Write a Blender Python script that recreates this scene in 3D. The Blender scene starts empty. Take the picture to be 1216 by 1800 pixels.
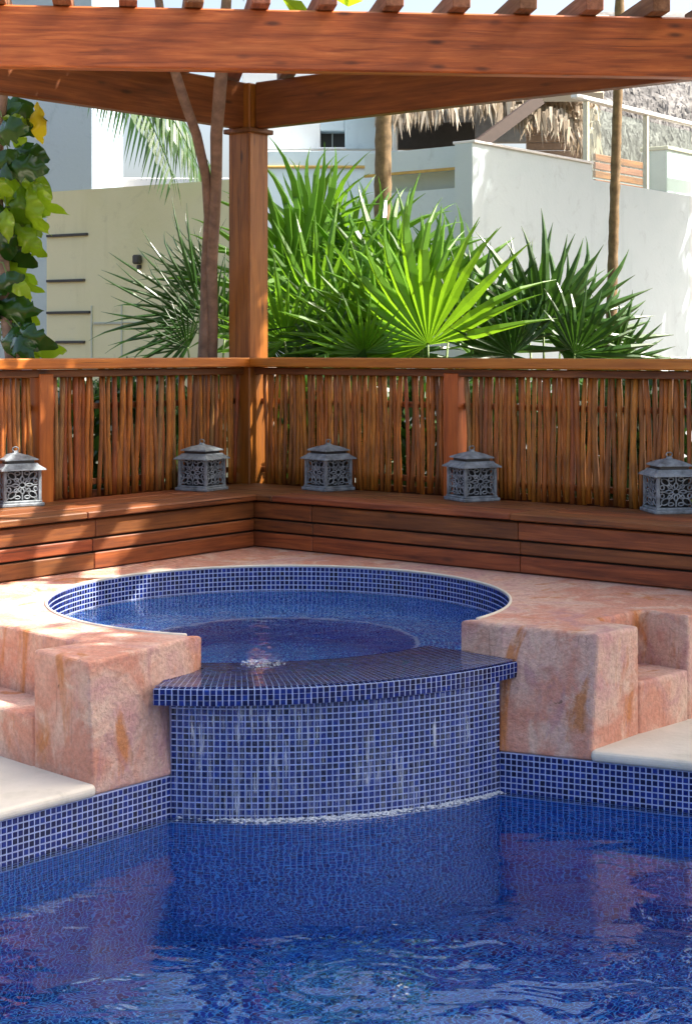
import bpy, math, random
from mathutils import Vector, Matrix
random.seed(7)
R = math.radians
# ------------------------------------------------------------------ camera, sky, sun, exposure
sc = bpy.context.scene
COL = sc.collection
F, CX, HY, EYE = 2813.0, 608.0, 617.0, 1.57          # focal length in photo pixels, principal column, horizon row, eye height
cam_d = bpy.data.cameras.new('camera')
cam = bpy.data.objects.new('camera', cam_d); COL.objects.link(cam)
cam.location = (0, 0, EYE); cam.rotation_euler = (R(90), 0, 0)
cam_d.sensor_fit = 'HORIZONTAL'; cam_d.sensor_width = 36
cam_d.lens = 36 * F / 1216
cam_d.shift_y = -(900 - HY) / 1216
cam_d.clip_end = 2000
sc.camera = cam

U = Vector((.624, .7815, 0)).normalized()            # away along the fence on the left
V = Vector((U.y, -U.x, 0))                           # towards us along the fence on the right
S_U, S_V = .54, .58
SUN = (U * S_U + V * S_V + Vector((0, 0, 1))).normalized()
elev = math.asin(SUN.z); azim = math.atan2(SUN.x, SUN.y)
world = bpy.data.worlds.new('World'); sc.world = world; world.use_nodes = True
wn = world.node_tree.nodes; wl = world.node_tree.links
bg = wn['Background']; sky = wn.new('ShaderNodeTexSky')
sky.sky_type = 'NISHITA'; sky.sun_disc = False
sky.sun_elevation = elev; sky.sun_rotation = azim
sky.air_density = 1.0; sky.dust_density = 7.0; sky.ozone_density = .6
wl.new(sky.outputs[0], bg.inputs[0]); bg.inputs[1].default_value = .13
sun_d = bpy.data.lights.new('sun', 'SUN'); sun_d.energy = 4.4; sun_d.angle = R(.55); sun_d.color = (1, .94, .84)
sun = bpy.data.objects.new('sun', sun_d); COL.objects.link(sun)
sun.rotation_euler = SUN.to_track_quat('Z', 'Y').to_euler()
sun.location = SUN * 30
sc.view_settings.view_transform = 'Standard'; sc.view_settings.look = 'None'
sc.view_settings.gamma = 1; sc.view_settings.exposure = 1.65
sc.cycles.use_denoising = True
sc.cycles.max_bounces = 10; sc.cycles.transparent_max_bounces = 12
sc.cycles.diffuse_bounces = 4; sc.cycles.glossy_bounces = 5; sc.cycles.transmission_bounces = 8
sc.cycles.sample_clamp_indirect = 4.0
sc.cycles.caustics_refractive = True; sc.cycles.caustics_reflective = False

# ------------------------------------------------------------------ measuring helpers
def at(x, y, Y):                                      # point at distance Y
    return Vector(((x - CX) * Y / F, Y, EYE - (y - HY) * Y / F))
def gp(x, y, z):                                      # point on the level z
    Y = F * (EYE - z) / (y - HY)
    return Vector(((x - CX) * Y / F, Y, z))
def t_for_x(base, d, x):                              # distance along a plan line to picture column x
    k = (x - CX) / F
    return (k * base.y - base.x) / (d.x - k * d.y)

# ------------------------------------------------------------------ mesh and object helpers
class MB:
    def __init__(s): s.v, s.f, s.uv, s.sm = [], [], [], None
    def add(s, vs, fs, uvs=None):
        o = len(s.v); s.v += [tuple(p) for p in vs]
        for i, f in enumerate(fs):
            s.f.append(tuple(o + k for k in f)); s.uv.append(uvs[i] if uvs else None)
        return s
    def chbox(s, c, size, ch=.003, M=None):           # box with chamfered edges
        a, b, d = [q / 2 for q in size]; ch = min(ch, a * .6, b * .6, d * .6)
        vs = []
        for sx in (-1, 1):
            for sy in (-1, 1):
                for sz in (-1, 1):
                    vs += [(sx * a, sy * (b - ch), sz * (d - ch)), (sx * (a - ch), sy * b, sz * (d - ch)), (sx * (a - ch), sy * (b - ch), sz * d)]
        i = lambda sx, sy, sz, k: ((sx > 0) * 4 + (sy > 0) * 2 + (sz > 0)) * 3 + k
        fs = []
        for q in (-1, 1):
            fs.append([i(q, -1, -1, 0), i(q, 1, -1, 0), i(q, 1, 1, 0), i(q, -1, 1, 0)][::q])
            fs.append([i(-1, q, -1, 1), i(-1, q, 1, 1), i(1, q, 1, 1), i(1, q, -1, 1)][::q])
            fs.append([i(-1, -1, q, 2), i(1, -1, q, 2), i(1, 1, q, 2), i(-1, 1, q, 2)][::q])
        for p in (-1, 1):
            for q in (-1, 1):
                w = p * q
                fs.append([i(p, q, -1, 0), i(p, q, -1, 1), i(p, q, 1, 1), i(p, q, 1, 0)][::w])
                fs.append([i(p, -1, q, 0), i(p, 1, q, 0), i(p, 1, q, 2), i(p, -1, q, 2)][::w])
                fs.append([i(-1, p, q, 1), i(-1, p, q, 2), i(1, p, q, 2), i(1, p, q, 1)][::w])
        for sx in (-1, 1):
            for sy in (-1, 1):
                for sz in (-1, 1):
                    fs.append([i(sx, sy, sz, 0), i(sx, sy, sz, 1), i(sx, sy, sz, 2)][::sx * sy * sz])
        c = Vector(c)
        vs = [(M @ Vector(p) if M else Vector(p)) + c for p in vs]
        return s.add(vs, fs)
    def prism(s, top, z1, z0, bottom=None):           # plan polygon lofted between two levels
        bottom = bottom or top; n = len(top)
        vs = [(p[0], p[1], z1) for p in top] + [(p[0], p[1], z0) for p in bottom]
        return s.add(vs, [list(range(n)), list(range(2 * n - 1, n - 1, -1))] + [[k, n + k, n + (k + 1) % n, (k + 1) % n] for k in range(n)])
    def tube(s, pts, rads, n=8, closed=False, squash=1.0):
        pts = [Vector(p) for p in pts]; m = len(pts); o = []
        if not hasattr(rads, '__len__'): rads = [rads] * m
        ref = None
        for k, p in enumerate(pts):
            if closed: d = pts[(k + 1) % m] - pts[k - 1]
            else: d = pts[min(k + 1, m - 1)] - pts[max(k - 1, 0)]
            d.normalize()
            if ref is None: ref = d.orthogonal().normalized()
            ref = (ref - d * ref.dot(d)).normalized(); w = d.cross(ref)
            for j in range(n):
                a = 2 * math.pi * j / n
                o.append(p + (ref * math.cos(a) + w * math.sin(a) * squash) * rads[k])
        fs = []
        for k in range(m if closed else m - 1):
            for j in range(n):
                a, b = k * n + j, k * n + (j + 1) % n
                c, d2 = ((k + 1) % m) * n + (j + 1) % n, ((k + 1) % m) * n + j
                fs.append([a, b, c, d2])
        if not closed: fs += [list(range(n))[::-1], list(range((m - 1) * n, m * n))]
        return s.add(o, fs)
    def mesh(s, name, mat=None, smooth=False, recalc=False):
        me = bpy.data.meshes.new(name); me.from_pydata(s.v, [], s.f)
        if any(u is not None for u in s.uv):
            l = me.uv_layers.new(name='UVMap').data; k = 0
            for f, u in zip(s.f, s.uv):
                for q in range(len(f)):
                    l[k].uv = u[q] if u else (0, 0); k += 1
        if recalc:
            import bmesh
            bm = bmesh.new(); bm.from_mesh(me); bmesh.ops.recalc_face_normals(bm, faces=bm.faces); bm.to_mesh(me); bm.free()
        if smooth: me.polygons.foreach_set('use_smooth', [True] * len(me.polygons))
        if mat: me.materials.append(mat)
        me.update(); return me

W = {}
def setw(o, M):
    W[o.name] = M
    o.matrix_basis = (W[o.parent.name].inverted() @ M) if o.parent else M
def link(name, data, parent=None, M=None):
    o = bpy.data.objects.new(name, data); COL.objects.link(o); o.parent = parent
    setw(o, M or Matrix.Identity(4)); return o
def tag(o, label=None, cat=None, group=None, kind=None):
    if label: o['label'] = label
    if cat: o['category'] = cat
    if group: o['group'] = group
    if kind: o['kind'] = kind
    return o
def thing(name, loc, label, cat, group=None, rz=0):
    o = bpy.data.objects.new(name, None); COL.objects.link(o); o.empty_display_size = .1
    setw(o, Matrix.Translation(Vector(loc)) @ Matrix.Rotation(rz, 4, 'Z'))
    return tag(o, label, cat, group)
def frame(loc, x, z):                                 # matrix with local x and (nearly) local z given
    x = Vector(x).normalized(); y = Vector(z).cross(x).normalized(); z = x.cross(y)
    M = Matrix((x, y, z)).transposed().to_4x4(); M.translation = Vector(loc); return M
_pl = {}
def plank(name, parent, p0, p1, wid, hei, mat, ch=.003, up=(0, 0, 1), top=True, extra=0):
    """a board from p0 to p1 (middle of its top edge when top), local x along its length"""
    p0, p1 = Vector(p0), Vector(p1); d = p1 - p0; L = d.length + extra
    key = (round(L, 3), wid, hei, ch, mat.name)
    if key not in _pl: _pl[key] = MB().chbox((0, 0, -hei / 2 if top else 0), (L, wid, hei), ch).mesh('board', mat)
    return link(name, _pl[key], parent, frame((p0 + p1) / 2, d, up))

# ------------------------------------------------------------------ materials
def new_mat(name):
    m = bpy.data.materials.new(name); m.use_nodes = True
    return m, m.node_tree.nodes, m.node_tree.links, m.node_tree.nodes['Principled BSDF']
def nd(n, t, **k):
    x = n.new(t)
    for a, b in k.items(): setattr(x, a, b)
    return x
def ramp(n, l, src, stops, interp='LINEAR'):
    r = n.new('ShaderNodeValToRGB'); e = r.color_ramp.elements; r.color_ramp.interpolation = interp
    while len(e) < len(stops): e.new(.5)
    for q, (p, c) in zip(e, stops): q.position = p; q.color = (*c, 1) if len(c) == 3 else c
    l.new(src, r.inputs[0]); return r.outputs[0]
def noise(n, l, vec, scale, detail=4, rough=.55, dist=0.0):
    x = n.new('ShaderNodeTexNoise'); x.inputs['Scale'].default_value = scale; x.inputs['Detail'].default_value = detail
    x.inputs['Roughness'].default_value = rough; x.inputs['Distortion'].default_value = dist
    if vec: l.new(vec, x.inputs['Vector'])
    return x.outputs[0]
def mapping(n, l, vec, scale=(1, 1, 1), loc=None):
    m = n.new('ShaderNodeMapping'); m.inputs['Scale'].default_value = scale
    l.new(vec, m.inputs['Vector'])
    if loc is not None: l.new(loc, m.inputs['Location'])
    return m.outputs[0]
def mix(n, l, fac, a, b, mode='MIX'):
    m = n.new('ShaderNodeMix'); m.data_type = 'RGBA'; m.blend_type = mode
    for s, v in ((m.inputs[0], fac), (m.inputs[6], a), (m.inputs[7], b)):
        if isinstance(v, (int, float)): s.default_value = v
        elif isinstance(v, tuple): s.default_value = (*v, 1) if len(v) == 3 else v
        else: l.new(v, s)
    return m.outputs[2]
def math_(n, l, op, a, b=None):
    m = n.new('ShaderNodeMath'); m.operation = op
    for s, v in ((m.inputs[0], a), (m.inputs[1], b)):
        if v is None: continue
        if isinstance(v, (int, float)): s.default_value = v
        else: l.new(v, s)
    return m.outputs[0]
def bump(n, l, b, h, strength=.3, dist=.01):
    x = n.new('ShaderNodeBump'); x.inputs['Strength'].default_value = strength; x.inputs['Distance'].default_value = dist
    l.new(h, x.inputs['Height']); l.new(x.outputs[0], b.inputs['Normal']); return x

def wood(name, dark, mid, light, rough=.42, grain=1.0):
    m, n, l, b = new_mat(name)
    tc = n.new('ShaderNodeTexCoord'); oi = n.new('ShaderNodeObjectInfo')
    cmb = n.new('ShaderNodeCombineXYZ')
    r9 = math_(n, l, 'MULTIPLY', oi.outputs['Random'], 40.0)
    for q in range(3): l.new(r9, cmb.inputs[q])
    v = mapping(n, l, tc.outputs['Object'], (1.6, 26 * grain, 26 * grain), cmb.outputs[0])
    v2 = mapping(n, l, tc.outputs['Object'], (1.1, 5, 5), cmb.outputs[0])
    g = noise(n, l, v, 1.6, 7, .62, .5); g2 = noise(n, l, v2, 1.5, 4, .55, 1.2)
    c = ramp(n, l, g, [(.28, dark), (.5, mid), (.75, light)])
    c = mix(n, l, ramp(n, l, g2, [(.35, (0, 0, 0)), (.7, (1, 1, 1))]), c, mix(n, l, .75, c, mid, 'MULTIPLY') if False else mix(n, l, .55, c, dark))
    ck = noise(n, l, mapping(n, l, tc.outputs['Object'], (1.3, 75, 75), cmb.outputs[0]), 1.0, 3, .5, .3)
    c = mix(n, l, ramp(n, l, ck, [(.66, (0, 0, 0)), (.74, (.8, .8, .8))]), c, tuple(q * .22 for q in dark))
    vo = n.new('ShaderNodeTexVoronoi'); vo.inputs['Scale'].default_value = 1.0; l.new(mapping(n, l, tc.outputs['Object'], (3.2, 11, 11), cmb.outputs[0]), vo.inputs['Vector'])
    c = mix(n, l, ramp(n, l, vo.outputs['Distance'], [(.05, (.8, .8, .8)), (.16, (0, 0, 0))]), c, tuple(q * .3 for q in dark))
    hsv = n.new('ShaderNodeHueSaturation'); l.new(c, hsv.inputs['Color'])
    l.new(math_(n, l, 'ADD', math_(n, l, 'MULTIPLY', oi.outputs['Random'], .55), .74), hsv.inputs['Value'])
    l.new(math_(n, l, 'ADD', math_(n, l, 'MULTIPLY', oi.outputs['Random'], -.02), .51), hsv.inputs['Hue'])
    l.new(hsv.outputs[0], b.inputs['Base Color'])
    l.new(ramp(n, l, g, [(.2, (rough + .18,) * 3), (.8, (rough - .06,) * 3)]), b.inputs['Roughness'])
    bump(n, l, b, g, .35, .004)
    return m
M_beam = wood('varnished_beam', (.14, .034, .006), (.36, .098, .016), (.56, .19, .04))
M_beam_shaded = wood('shaded_beam', (.09, .024, .006), (.21, .060, .013), (.33, .115, .03))  # beam wood darkened: shade under the slats put into its colour
M_post = wood('varnished_post', (.20, .050, .008), (.42, .115, .014), (.54, .17, .025))
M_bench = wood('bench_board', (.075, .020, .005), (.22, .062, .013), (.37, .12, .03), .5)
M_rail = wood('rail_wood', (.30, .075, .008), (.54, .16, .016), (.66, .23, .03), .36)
M_slat = wood('slat_wood', (.12, .04, .016), (.24, .085, .035), (.38, .16, .075), .6)

def stick_mat():
    m, n, l, b = new_mat('stick_cane')
    tc = n.new('ShaderNodeTexCoord'); oi = n.new('ShaderNodeObjectInfo')
    v = mapping(n, l, tc.outputs['Object'], (30, 30, 7))
    g = noise(n, l, v, 1.0, 6, .65, .4)
    base = ramp(n, l, oi.outputs['Random'], [(0, (.40, .11, .012)), (.25, (.58, .18, .018)), (.5, (.22, .075, .018)), (.7, (.62, .23, .026)), (.88, (.38, .075, .014)), (1, (.40, .20, .055))])
    c = mix(n, l, ramp(n, l, g, [(.3, (0, 0, 0)), (.65, (1, 1, 1))]), mix(n, l, .75, base, (.05, .02, .008)), base)
    l.new(c, b.inputs['Base Color']); b.inputs['Roughness'].default_value = .5
    bump(n, l, b, g, .4, .004); return m
M_stick = stick_mat()

def stucco():
    m, n, l, b = new_mat('painted_stucco')
    tc = n.new('ShaderNodeTexCoord'); v = tc.outputs['Object']
    a = noise(n, l, v, 2.3, 5, .6, .6); c2 = noise(n, l, mapping(n, l, v, (1, 1, .8), None), 5.5, 6, .65, .9)
    c = ramp(n, l, a, [(.30, (.70, .40, .30)), (.44, (.64, .28, .19)), (.55, (.70, .45, .35)), (.68, (.58, .30, .29)), (.8, (.70, .42, .32))])
    vs = mapping(n, l, v, (6, 6, 1.3))
    st = noise(n, l, vs, .8, 5, .6, 1.2)
    c = mix(n, l, ramp(n, l, st, [(.57, (0, 0, 0)), (.64, (.85, .85, .85))]), c, (.56, .20, .05))
    st2_ = noise(n, l, mapping(n, l, v, (5, 5, 2.2)), 1.1, 5, .65, 1.5)
    c = mix(n, l, ramp(n, l, st2_, [(.56, (0, 0, 0)), (.65, (.65, .65, .65))]), c, (.50, .25, .25))
    c = mix(n, l, ramp(n, l, c2, [(.54, (0, 0, 0)), (.63, (.7, .7, .7))]), c, (.76, .55, .42))
    d = noise(n, l, v, 9.0, 7, .7, .4)
    c = mix(n, l, ramp(n, l, d, [(.60, (0, 0, 0)), (.70, (.5, .5, .5))]), c, (.40, .17, .10))
    dr1 = noise(n, l, mapping(n, l, v, (48, 48, 3.5)), 1.0, 4, .6, .6)
    c = mix(n, l, ramp(n, l, dr1, [(.62, (0, 0, 0)), (.72, (.55, .55, .55))]), c, (.30, .13, .09))
    sp = noise(n, l, v, 26, 3, .6)
    c = mix(n, l, ramp(n, l, sp, [(.70, (0, 0, 0)), (.76, (.8, .8, .8))]), c, (.12, .07, .04))
    f = noise(n, l, v, 60, 5, .7)
    c = mix(n, l, ramp(n, l, f, [(.35, (.72, .72, .72)), (.6, (1, 1, 1))]), (.12, .05, .03), c, 'MIX')
    l.new(c, b.inputs['Base Color']); b.inputs['Roughness'].default_value = .78
    h = math_(n, l, 'ADD', math_(n, l, 'MULTIPLY', d, .8), math_(n, l, 'MULTIPLY', f, .35))
    bump(n, l, b, h, 1.0, .022); return m
M_stucco = stucco()

def plaster(name, c0, c1, c2, rough=.8, scale=1.4, strength=.15):
    m, n, l, b = new_mat(name)
    tc = n.new('ShaderNodeTexCoord'); v = tc.outputs['Object']
    a = noise(n, l, v, scale, 6, .6, .4); f = noise(n, l, v, 30, 5, .6); sp = noise(n, l, v, 5.5, 8, .75, .8)
    s = noise(n, l, mapping(n, l, v, (5, 5, .5)), .9, 4, .6)
    c = ramp(n, l, a, [(.35, c0), (.55, c1)])
    c = mix(n, l, ramp(n, l, s, [(.58, (0, 0, 0)), (.8, (.75, .75, .75))]), c, c2)
    c = mix(n, l, ramp(n, l, sp, [(.56, (0, 0, 0)), (.75, (.45, .45, .45))]), c, tuple(q * .68 for q in c2))
    l.new(c, b.inputs['Base Color']); b.inputs['Roughness'].default_value = rough
    bump(n, l, b, math_(n, l, 'ADD', f, a), strength, .01); return m
M_coping = plaster('pale_stone', (.62, .57, .47), (.70, .64, .53), (.48, .44, .34), .7, 3.0, .3)
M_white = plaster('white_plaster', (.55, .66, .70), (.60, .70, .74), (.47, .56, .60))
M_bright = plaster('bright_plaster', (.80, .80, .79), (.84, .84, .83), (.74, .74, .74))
M_green = plaster('greenish_plaster', (.72, .69, .42), (.77, .74, .49), (.62, .60, .36), .8, .8)
M_grey = plaster('blue_grey_plaster', (.31, .40, .48), (.35, .44, .52), (.28, .37, .45), .8, .8)
M_recess = plaster('grey_green_plaster', (.50, .56, .48), (.56, .60, .54), (.42, .46, .40))
M_ground = plaster('soil', (.07, .05, .03), (.12, .09, .055), (.05, .05, .025), .95, 2.0, .6)

def plain(name, col, rough=.6, metal=0.0, var=.15, sc_=14):
    m, n, l, b = new_mat(name)
    tc = n.new('ShaderNodeTexCoord')
    oi = n.new('ShaderNodeObjectInfo'); cmb = n.new('ShaderNodeCombineXYZ'); l.new(math_(n, l, 'MULTIPLY', oi.outputs['Random'], 30.0), cmb.inputs[0])
    a = noise(n, l, mapping(n, l, tc.outputs['Object'], (1, 1, 1), cmb.outputs[0]), sc_, 5, .6)
    c = ramp(n, l, a, [(.3, tuple(q * (1 - var) for q in col)), (.7, tuple(min(1, q * (1 + var)) for q in col))])
    l.new(c, b.inputs['Base Color']); b.inputs['Roughness'].default_value = rough; b.inputs['Metallic'].default_value = metal
    bump(n, l, b, a, .2, .003); return m
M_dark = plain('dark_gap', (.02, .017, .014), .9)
M_darkmetal = plain('dark_metal', (.05, .05, .05), .5)
M_lantern = plain('weathered_grey_metal', (.22, .25, .275), .6, .0, .5, 22)
M_inner_shade = plain('lantern_inner_shade', (.012, .014, .016), .7)  # near-black colour for the shade inside the lanterns
M_ochre = plain('ochre_trim', (.55, .36, .10), .7)
M_whitemetal = plain('white_painted_metal', (.75, .76, .76), .35, 0, .05)
M_cream = plain('cream_post', (.62, .58, .44), .5, 0, .08)
M_straw = None

def tile_mat():
    m, n, l, b = new_mat('cobalt_glass_tile')
    oi = n.new('ShaderNodeObjectInfo'); g = n.new('ShaderNodeNewGeometry')
    r = math_(n, l, 'FRACT', math_(n, l, 'ADD', oi.outputs['Random'], g.outputs['Random Per Island']))
    c = ramp(n, l, r, [(0, (.002, .004, .035)), (.35, (.003, .008, .08)), (.7, (.005, .016, .14)), (1, (.010, .03, .21))])
    l.new(c, b.inputs['Base Color']); b.inputs['Roughness'].default_value = .2; b.inputs['Specular IOR Level'].default_value = .35
    b.inputs['Coat Weight'].default_value = 0; b.inputs['Coat Roughness'].default_value = .05
    return m
M_tile = tile_mat()
M_grout = plain('pale_grout', (.38, .44, .68), .8, 0, .2, 30)

def mosaic():
    m, n, l, b = new_mat('underwater_mosaic')
    uv = n.new('ShaderNodeUVMap'); uv.uv_map = 'UVMap'
    br = n.new('ShaderNodeTexBrick'); br.offset = 0; br.squash = 1
    l.new(uv.outputs[0], br.inputs['Vector'])
    br.inputs['Scale'].default_value = 1; br.inputs['Brick Width'].default_value = .021; br.inputs['Row Height'].default_value = .021
    br.inputs['Mortar Size'].default_value = .0022; br.inputs['Mortar Smooth'].default_value = .1; br.inputs['Bias'].default_value = -.1
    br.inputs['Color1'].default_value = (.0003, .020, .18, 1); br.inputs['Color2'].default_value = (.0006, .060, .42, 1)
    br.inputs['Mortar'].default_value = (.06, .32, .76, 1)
    l.new(br.outputs[0], b.inputs['Base Color']); b.inputs['Roughness'].default_value = .25
    return m
M_mosaic = mosaic()
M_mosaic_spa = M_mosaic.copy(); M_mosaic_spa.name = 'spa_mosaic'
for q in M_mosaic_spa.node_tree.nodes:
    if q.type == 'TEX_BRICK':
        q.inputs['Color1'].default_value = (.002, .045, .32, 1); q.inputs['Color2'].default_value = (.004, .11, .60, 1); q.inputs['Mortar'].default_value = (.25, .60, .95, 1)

def water(name, s1, s2, str_, dist):
    m, n, l, b = new_mat(name)
    b.inputs['Base Color'].default_value = (.62, .88, 1.0, 1); b.inputs['Roughness'].default_value = 0.0
    b.inputs['IOR'].default_value = 1.333; b.inputs['Transmission Weight'].default_value = 1.0
    tc = n.new('ShaderNodeTexCoord'); v = tc.outputs['Object']
    a = noise(n, l, mapping(n, l, v, (1, 1.25, 1)), s1, 3, .5, .5); c = noise(n, l, v, s2, 3, .5, .3)
    h = math_(n, l, 'ADD', a, math_(n, l, 'MULTIPLY', c, .20))
    bump(n, l, b, h, str_, dist); return m
M_pool = water('pool_water', 3.4, 7.0, 1.0, .0085)
M_spaw = water('spa_water', 5.0, 12, 1.0, .008)

def leaf(name, c0, c1, trans=.45, rough=.35, spec=.5):
    m, n, l, b = new_mat(name)
    oi = n.new('ShaderNodeObjectInfo'); g = n.new('ShaderNodeNewGeometry'); tc = n.new('ShaderNodeTexCoord')
    f = noise(n, l, tc.outputs['Object'], 9, 4, .6)
    r = math_(n, l, 'ADD', math_(n, l, 'MULTIPLY', oi.outputs['Random'], .5), math_(n, l, 'MULTIPLY', math_(n, l, 'ADD', f, g.outputs['Random Per Island']), .3))
    c = ramp(n, l, r, [(.15, c0), (.85, c1)])
    l.new(c, b.inputs['Base Color']); b.inputs['Roughness'].default_value = rough
    tr = n.new('ShaderNodeBsdfTranslucent')
    l.new(mix(n, l, .5, c, (c1[0] * 1.7, c1[1] * 1.5, c1[2] * .5)), tr.inputs['Color'])
    mx = n.new('ShaderNodeMixShader'); mx.inputs[0].default_value = trans
    l.new(b.outputs[0], mx.inputs[1]); l.new(tr.outputs[0], mx.inputs[2])
    l.new(mx.outputs[0], n['Material Output'].inputs[0]); return m
M_fan = leaf('fan_leaf', (.028, .10, .012), (.15, .33, .03), .48)
M_fan_b = leaf('sunlit_fan_leaf', (.10, .26, .018), (.20, .39, .025), .48)  # lighter fan green with the sunlight put into its colour
M_fan_d = leaf('dark_fan_leaf', (.018, .06, .012), (.05, .13, .025), .3)
M_broad = leaf('broad_leaf', (.07, .19, .012), (.34, .52, .03), .48, .12)
M_yellow = leaf('yellow_leaf', (.55, .40, .02), (.75, .60, .04), .5)
M_tree = leaf('tree_leaf', (.03, .08, .015), (.07, .16, .03), .3)
M_bark = plain('pale_bark', (.23, .15, .11), .85, 0, .35, 18)
M_palmbark = plain('palm_bark', (.20, .135, .07), .9, 0, .4, 22)
M_petiole = plain('green_stalk', (.14, .22, .05), .5, 0, .2)

# ------------------------------------------------------------------ key plan points (metres, pool water at z = 0)
DECK, COP, COPB, BENCH, RAIL = .57, .178, .14, .84, 1.535
C0 = gp(450, 962, DECK); C0.z = 0
FC = C0 + (U - V) * .54
SC, SR = Vector((-.27, 6.52, 0)), .935               # spa circle
W_L, W_R = Vector((-.589, 5.385, 0)), Vector((.548, 5.706, 0))
dL = Vector((-.461, -.52, 0)).normalized(); dR = Vector((.627, -.27, 0)).normalized()
L2, R2 = W_L + dL * 3.0, W_R + dR * 3.0
def circ3(a, b, c):
    ax, ay, bx, by, cx, cy = a[0], a[1], b[0], b[1], c[0], c[1]
    d = 2 * (ax * (by - cy) + bx * (cy - ay) + cx * (ay - by))
    ux = ((ax**2 + ay**2) * (by - cy) + (bx**2 + by**2) * (cy - ay) + (cx**2 + cy**2) * (ay - by)) / d
    uy = ((ax**2 + ay**2) * (cx - bx) + (bx**2 + by**2) * (ax - cx) + (cx**2 + cy**2) * (bx - ax)) / d
    o = Vector((ux, uy, 0)); return o, (Vector((ax, ay, 0)) - o).length
def arc_pts(o, r, a0, a1, n): return [o + Vector((math.cos(a0 + (a1 - a0) * k / n), math.sin(a0 + (a1 - a0) * k / n), 0)) * r for k in range(n + 1)]
def ang(o, p): return math.atan2(p.y - o.y, p.x - o.x)
WO, WR_ = circ3(W_L, (-.015, 5.405), W_R)            # spill wall arc
wa0, wa1 = ang(WO, W_L), ang(WO, W_R)
lipL, lipR = Vector((-.640, 5.312, 0)), Vector((.618, 5.775, 0))
LO, LR = circ3(lipL, (.0, 5.372), lipR)              # overflow lip arc
la0, la1 = ang(LO, lipL), ang(LO, lipR)
LIPZ, LIPB, SPAZ = .448, .392, .4565
TP = .021                                            # tile pitch

# ------------------------------------------------------------------ setting: ground, terraces, pool
g = MB()
hx0, hx1, hy0, hy1 = -4.5, 4.5, .3, 8.0
big = 600
xs, ys = [-big, hx0, hx1, big], [-big, hy0, hy1, big]
gv = [(x, y, .10) for y in ys for x in xs]
g.add(gv, [[r * 4 + c, r * 4 + c + 1, r * 4 + c + 5, r * 4 + c + 4] for r in range(3) for c in range(3) if (r, c) != (1, 1)])
tag(link('ground', g.mesh('ground', M_ground)), kind='structure')

def bevel(o, w, seg=3, angle=35):
    b = o.modifiers.new('bevel', 'BEVEL'); b.width = w; b.segments = seg; b.limit_method = 'ANGLE'; b.angle_limit = R(angle); b.harden_normals = False
    return o
# raised stucco terrace round the spa, open at the spillway, with a step cut in each side
PLt, PLb = Vector((-.828, 5.14, 0)), W_L + dL * .335
FRt, FRb = Vector((.888, 5.64, 0)), W_R + dR * .335
dl, il = Vector((-.707, .707, 0)), Vector((.707, .707, 0))
dr, ir = Vector((.707, .707, 0)), Vector((-.707, .707, 0))
N_L, N_R = Vector((-.508, 5.649, 0)), Vector((.4225, 5.965, 0))
top = [N_L, Vector((-.552, 5.58, 0)), PLt, PLt + dl * .31, PLt + dl * .31 + il * .19, PLt + dl * 1.05 + il * .19, PLt + dl * 1.05, PLt + dl * 2.2]
bot = [Vector((-.508, 5.62, 0)), W_L, PLb] + top[3:]
FCo = FC + (U - V) * .14
back = [FCo - U * 3.3 , FCo, FCo + V * 3.4]
rt = [FRt + dr * 1.75, FRt + dr * .57, FRt + dr * .57 + ir * .2, FRt + dr * .25 + ir * .2, FRt + dr * .25, FRt, Vector((.575, 5.862, 0)), N_R]
rb = rt[:-3] + [FRb, W_R, Vector((.4225, 5.945, 0))]
aR, aL = ang(SC, N_R), ang(SC, N_L)
circ = arc_pts(SC, SR, aR + .04, aL + 2 * math.pi - .04 if aL < aR + .04 else aL - .04, 72)
deck = thing('spa_terrace', (0, 6, COPB), 'raised terrace of patchy pink and orange stucco surrounding the round spa', 'terrace')
def ruled(t, b_, i, j, n=8):                          # split the edge i-j so that the twisted face stays smooth
    f = lambda a, c: [a + (c - a) * (k / n) for k in range(1, n)]
    return t[:i + 1] + f(t[i], t[j]) + t[j:], b_[:i + 1] + f(b_[i], b_[j]) + b_[j:]
top, bot = ruled(top, bot, 1, 2)
rt, rb = ruled(rt, rb, len(rt) - 3, len(rt) - 2)
polyt = top + back + rt + circ; polyb = bot + back + rb + circ
o = link('stucco_body', MB().prism(polyt, DECK, COPB, polyb).mesh('stucco_body', M_stucco, recalc=True), deck)
bevel(o, .016)
def step_block(base, d, i, w0, w1, dep, z, nm):
    p = [base + d * (w0 - .002), base + d * (w1 + .002), base + d * (w1 + .002) + i * (dep + .02), base + d * (w0 - .002) + i * (dep + .02)]
    return bevel(link(nm, MB().prism(p, z, COPB).mesh(nm, M_stucco, recalc=True), deck), .014)
tag(step_block(PLt - il * .002, dl, il, .31, 1.05, .19, .345, 'step'), 'worn step cut into the terrace beside the pool on the left')
tag(step_block(FRt - ir * .002, dr, ir, .25, .57, .2, .366, 'step'), 'step cut into the terrace beside the pool on the right')

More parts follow.
